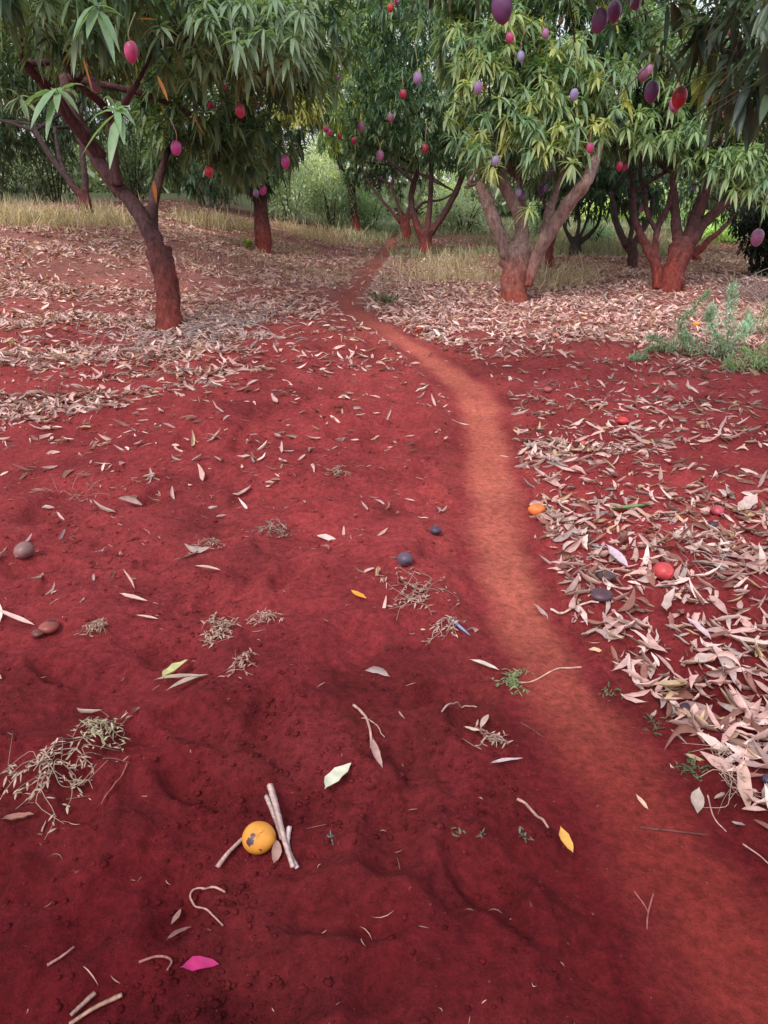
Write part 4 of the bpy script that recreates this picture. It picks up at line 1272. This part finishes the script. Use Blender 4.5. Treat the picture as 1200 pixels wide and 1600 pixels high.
feather([[(1132, 563), (1138, 520), (1142, 480), (1145, 446)], [(1130, 560), (1120, 525), (1108, 500), (1112, 480)], [(1134, 555), (1160, 520), (1172, 500)],
         [(1130, 562), (1100, 548), (1078, 535), (1066, 520)]], 'tallest feathery green weed standing upright on the right')
feather([[(1085, 560), (1066, 530), (1065, 505), (1085, 480), (1110, 455)], [(1083, 558), (1045, 545), (1018, 552), (1000, 562), (983, 577)], [(1060, 548), (1035, 535), (1012, 528)]],
        'low feathery weed creeping left from the tallest one', 20, .08, (.30, .42, .30))
feather([[(1185, 580), (1180, 560), (1160, 548)], [(1185, 580), (1200, 550), (1215, 520)], [(1180, 582), (1150, 575), (1135, 566)], [(1190, 580), (1205, 575), (1225, 560)]],
        'feathery weed at the right edge below the tallest one', 28, .12, (.33, .46, .27))
feather([[(1190, 525), (1192, 500), (1200, 470)], [(1190, 525), (1175, 500), (1165, 485)]], 'faded grey feathery weed at the right edge', 14, .09, (.40, .44, .34))

# ------------------------------------------------------------------ grass
def blades(name, pts, hl, w, cols, label, cat, droop=.35):
    n = len(pts)
    D_ = R.normal(size=(n, 3)) * [.35, .35, 0] + [0, 0, 1]
    V, T, kv = leaves(pts, D_, hl, w, np.full(n, droop) * R.random(n) * 1.6, R.normal(size=(n, 3)), 0)
    tag(obj(name, V, T, M_GRASS, cols=np.repeat(cols, kv, 0)), label, cat, None, 'stuff')


def scatter(n, ylo, yhi, xr, f):
    y_ = ylo + (yhi - ylo) * R.random(n); x_ = (R.random(n) * (xr[1] - xr[0]) + xr[0]) * y_
    z_ = H(x_, y_)
    u_, v_, d_ = proj(np.stack([x_, y_, z_], 1))
    k = R.random(n) < f(u_, v_, x_, y_)
    k &= np.abs(pathd(x_, y_)) > 1.0
    return np.stack([x_[k], y_[k], z_[k] - .01], 1)


# dry straw coloured grass
P = scatter(60000, 9, 20, (-.75, .75), lambda u, v, x, y: ss(.38, .75, vn(x * 1.1, y * 1.1, 301)) * (ss(10, 13.5, y) * .55) * (1 - .4 * ss(18, 20, y)))
n = len(P)
blades('dry_grass', P, .07 + .17 * R.random(n), .006 + .008 * R.random(n), np.array([.58, .45, .33])[None] * (.6 + .6 * R.random(n))[:, None], 'thin straw coloured dry grass standing through the far litter', 'grass')
# taller pale clumps on the left rim and by the third trunk
C = []
for (u_, v_, k) in [(30, 350, 10), (70, 352, 8), (115, 350, 6), (160, 352, 7), (180, 350, 8), (10, 352, 7), (300, 352, 6), (320, 353, 6), (345, 355, 5), (375, 357, 5), (510, 380, 6), (535, 372, 4), (455, 360, 5), (480, 372, 5), (705, 420, 6), (745, 440, 4), (885, 440, 4), (860, 450, 4), (680, 440, 4)]:
    g = G(u_, v_)
    for _ in range(k * 45):
        C.append((g[0] + random.gauss(0, .30), g[1] + random.gauss(0, .3)))
C = np.array(C); P = np.stack([C[:, 0], C[:, 1], H(C[:, 0], C[:, 1])], 1); n = len(P)
blades('tall_dry_grass', P, .18 + .40 * R.random(n), .008 + .008 * R.random(n), np.array([.62, .52, .36])[None] * (.6 + .6 * R.random(n))[:, None], 'clumps of tall pale dry grass along the far rim of the litter', 'grass', .5)
# greenish grass under the far trees
P = scatter(90000, 13, 30, (-.62, .75), lambda u, v, x, y: ss(.3, .6, vn(x * .7, y * .7, 311)) * (ss(13.5, 18, y) * .8) * (ss(-.6, .3, x + (y - 17) * .25) ))
n = len(P)
blades('green_grass', P, .10 + .26 * R.random(n), .014 + .014 * R.random(n), (np.array([.34, .35, .23])[None] * (.6 + .7 * R.random(n))[:, None]), 'grey-green grass growing under the far trees', 'grass')

# ------------------------------------------------------------------ shrubs and backdrop wood
def shrub(label, u, vb, d, wpx, hpx, col, n=2600, leaf=.11, group='shrubs beyond the orchard', name='shrub', depthr=1.2, stems=5):
    c0 = at(u, vb, d); gx_, gy_ = c0[0], c0[1]; gz = Hs(gx_, gy_)
    w = wpx * d / F / 2; h = hpx * d / F + max(0, c0[2] - gz)
    root = empty(name, (gx_, gy_, gz), label, 'shrub', group)
    for k in range(stems):
        a = random.uniform(0, 6.28)
        V, T = tube([(gx_ + math.cos(a) * .1, gy_ + math.sin(a) * .1, gz - .05), (gx_ + math.cos(a) * w * .3, gy_ + math.sin(a) * .4, gz + h * .4), (gx_ + math.cos(a) * w * .6, gy_ + math.sin(a) * .7, gz + h * .75)], [.03, .02, .008], 6, 4, .1)
        obj('stem', V, T, M_BARK, (gx_, gy_, gz), root, np.array([.12, .09, .07]))
    A = Acc()
    nb = 9
    bc = np.stack([(R.random(nb) - .5) * 1.3 * w, (R.random(nb) - .5) * depthr, h * (.25 + .55 * R.random(nb))], 1)
    bi = R.integers(0, nb, n)
    q = R.normal(size=(n, 3)); q /= np.linalg.norm(q, axis=1)[:, None]
    rad = (R.random(n) ** .45)[:, None]
    C = bc[bi] + q * rad * np.array([w * .5, depthr * .5, h * .34]) * (.7 + .6 * R.random(nb))[bi][:, None]
    C[:, 2] = np.abs(C[:, 2])
    C += [gx_, gy_, gz]
    D_ = q + R.normal(size=(n, 3)) * .6 + [0, 0, .4]
    V, T, kv = leaves(C, D_, leaf * (.6 + .8 * R.random(n)), leaf * .3 * (.6 + .8 * R.random(n)), .6 * R.random(n), None, 0)
    cc = (np.array(col) * .82 + .18 * np.mean(col))[None] * 2.1 * (.6 + .5 * R.random(n) + .4 * ((C[:, 2] - gz) / max(h, .1)))[:, None] * (.85 + .3 * R.random(nb))[bi][:, None]  # grey-green scrub, paled and greyed further to imitate haze
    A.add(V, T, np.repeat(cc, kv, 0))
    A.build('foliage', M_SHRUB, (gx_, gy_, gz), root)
    return root


GG = (.16, .22, .15)
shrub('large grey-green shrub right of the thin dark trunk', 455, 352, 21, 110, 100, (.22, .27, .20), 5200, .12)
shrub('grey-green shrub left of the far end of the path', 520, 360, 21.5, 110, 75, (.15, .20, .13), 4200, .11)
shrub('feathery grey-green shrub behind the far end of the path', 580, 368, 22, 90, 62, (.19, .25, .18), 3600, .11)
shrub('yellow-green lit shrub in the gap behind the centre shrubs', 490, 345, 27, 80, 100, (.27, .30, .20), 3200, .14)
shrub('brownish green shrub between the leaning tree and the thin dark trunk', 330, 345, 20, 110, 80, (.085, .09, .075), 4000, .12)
shrub('olive shrub seen through the fork of the leaning tree', 215, 335, 20, 110, 110, (.075, .10, .06), 4000, .12)  # left shrubs darkened: the shade back there is put into their colour
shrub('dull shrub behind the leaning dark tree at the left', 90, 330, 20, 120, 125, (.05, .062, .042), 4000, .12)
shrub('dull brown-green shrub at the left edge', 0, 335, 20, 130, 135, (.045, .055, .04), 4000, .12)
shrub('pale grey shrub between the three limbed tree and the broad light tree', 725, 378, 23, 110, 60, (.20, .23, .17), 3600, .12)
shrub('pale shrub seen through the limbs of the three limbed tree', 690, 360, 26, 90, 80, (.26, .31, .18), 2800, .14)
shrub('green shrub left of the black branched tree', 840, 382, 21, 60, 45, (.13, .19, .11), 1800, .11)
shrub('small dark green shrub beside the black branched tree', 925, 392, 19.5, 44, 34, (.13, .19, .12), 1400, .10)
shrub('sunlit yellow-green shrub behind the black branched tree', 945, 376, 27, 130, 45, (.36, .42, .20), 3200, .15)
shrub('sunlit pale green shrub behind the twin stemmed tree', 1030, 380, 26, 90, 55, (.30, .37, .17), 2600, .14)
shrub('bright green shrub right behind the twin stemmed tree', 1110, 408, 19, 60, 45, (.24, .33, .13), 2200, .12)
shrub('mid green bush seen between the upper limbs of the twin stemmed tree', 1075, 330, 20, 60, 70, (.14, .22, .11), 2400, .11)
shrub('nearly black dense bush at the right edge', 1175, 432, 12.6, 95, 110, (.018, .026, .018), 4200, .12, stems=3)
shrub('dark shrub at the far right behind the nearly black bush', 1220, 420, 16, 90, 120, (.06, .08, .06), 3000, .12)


# banana clump, sunlit, far behind the centre
def banana(u, vb, d, hpx, label):
    c = at(u, vb, d); g = np.array([c[0], c[1], Hs(c[0], c[1])]); h = hpx * d / F + c[2] - g[2]
    root = empty('banana_plant', g, label, 'banana plant')
    V, T = tube([g, g + [0, 0, h * .5]], [.14, .1], 10, 4); obj('trunk', V, T, M_BARK, g, root, np.array([.3, .32, .15]))
    n = 11; a = R.random(n) * 6.28
    D_ = np.stack([np.cos(a) * .45, np.sin(a) * .45, np.full(n, 1.0)], 1)
    A = Acc(); V, T, kv = leaves(np.tile(g + [0, 0, h * .48], (n, 1)), D_, h * (.5 + .25 * R.random(n)), np.full(n, .38), .2 + .6 * R.random(n), None, 2, .15)
    A.add(V, T, np.array([.45, .52, .16])); A.build('leaves', M_SHRUB, g, root)
banana(527, 345, 29, 88, 'sunlit yellow-green banana plant in the gap at the centre')

# woodland far behind
n = 60000
wx = (R.random(n) - .5) * 90; wy = 34 + 14 * R.random(n)
prof = 3.3 + 3.0 * fbm(wx, wx * 0, .11, 3, 401) + 1.4 * fbm(wx, wy, .35, 2, 402)
gap = np.exp(-((wx + 4.3) / 1.0) ** 2)
prof = prof * (1 - .8 * gap)
wz = prof * R.random(n) ** .8
C = np.stack([wx, wy, hbase(wx, wy) + wz], 1)
D_ = R.normal(size=(n, 3)) + [0, -.3, .3]
cl = fbm(wx + wy, wz * 1.5, .6, 3, 403)
V, T, kv = leaves(C, D_, .35 + .3 * R.random(n), .16 + .14 * R.random(n), .5 * R.random(n), None, 0)
cc = np.array([.34, .39, .28])[None] * (1 + .8 * cl)[:, None].clip(.4, 1.8) * (.7 + .6 * R.random(n))[:, None]  # distance haze is painted into this pale base colour
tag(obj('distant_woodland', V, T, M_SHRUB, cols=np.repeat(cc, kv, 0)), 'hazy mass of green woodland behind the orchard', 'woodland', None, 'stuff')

# heap of dead brush at the right edge
g = G(1185, 470); A = Acc()
for k in range(90):
    a = random.uniform(0, 6.28); l = random.uniform(.25, .7)
    p = g + np.array([random.gauss(.1, .28), random.gauss(0, .3), 0]); p[2] = Hs(p[0], p[1])
    q = p + np.array([math.cos(a) * l, math.sin(a) * l * .6, random.uniform(.02, .35)])
    V, T = tube([p, (p + q) / 2 + [0, 0, random.uniform(0, .1)], q], [.006, .005, .002], 5, 4)
    A.add(V, T, np.array([.30, .23, .22]) * random.uniform(.6, 1.3))
tag(A.build('brush_pile', M_TWIG, g), 'heap of grey dead twigs at the right edge before the black bush', 'brush pile')

# grey twig litter round the foot of the leaning tree
g = G(270, 520); A = Acc()
for k in range(420):
    a = random.uniform(0, 6.28); l = random.uniform(.06, .22)
    p = g + np.array([random.gauss(.25, .42), random.gauss(-.15, .55), 0]); p[2] = Hs(p[0], p[1]) + .01
    q = p + np.array([math.cos(a) * l, math.sin(a) * l, random.uniform(.0, .06)])
    V, T = tube([p, (p + q) / 2 + [0, 0, .015], q], [.005, .004, .003], 4, 2)
    A.add(V, T, np.array([.42, .34, .33]) * random.uniform(.6, 1.25))
tag(A.build('twig_litter', M_TWIG, g), 'grey twigs and shreds heaped round the foot of the leaning tree', 'twigs', None, 'stuff')

# ------------------------------------------------------------------ light
w = bpy.data.worlds.new("World"); scene.world = w; w.use_nodes = True
nt = w.node_tree; nt.nodes.clear()
sky = nt.nodes.new('ShaderNodeTexSky'); sky.sky_type = 'NISHITA'; sky.sun_disc = False
SUN_EL, SUN_AZ = math.radians(52), math.radians(215)
sky.sun_elevation = SUN_EL; sky.sun_rotation = SUN_AZ
sky.air_density = 1.0; sky.dust_density = 4.0; sky.ozone_density = 1.0
bg = nt.nodes.new('ShaderNodeBackground'); bg.inputs['Strength'].default_value = .15
ow = nt.nodes.new('ShaderNodeOutputWorld')
ov = nt.nodes.new('ShaderNodeMix'); ov.data_type = 'RGBA'; ov.inputs[0].default_value = .6
nt.links.new(sky.outputs[0], ov.inputs[6]); ov.inputs[7].default_value = (9.6, 9.7, 10.1, 1)   # thin bright cloud over the whole sky
nt.links.new(ov.outputs[2], bg.inputs['Color']); nt.links.new(bg.outputs[0], ow.inputs['Surface'])
sl = bpy.data.lights.new('sun', 'SUN'); sl.energy = 2.2; sl.angle = math.radians(20); sl.color = (1, .95, .88)
so = bpy.data.objects.new('sun', sl); COL.objects.link(so)
dv = Vector((math.sin(SUN_AZ) * math.cos(SUN_EL), math.cos(SUN_AZ) * math.cos(SUN_EL), math.sin(SUN_EL)))
so.rotation_euler = dv.to_track_quat('Z', 'Y').to_euler(); so.location = (0, 0, 20)

scene.render.engine = 'CYCLES'
scene.view_settings.view_transform = 'Standard'; scene.view_settings.look = 'None'; scene.view_settings.exposure = 0
scene.cycles.max_bounces = 6; scene.cycles.diffuse_bounces = 3; scene.cycles.glossy_bounces = 2; scene.cycles.transmission_bounces = 3
scene.cycles.use_denoising = True
scene.render.filter_size = 1.8
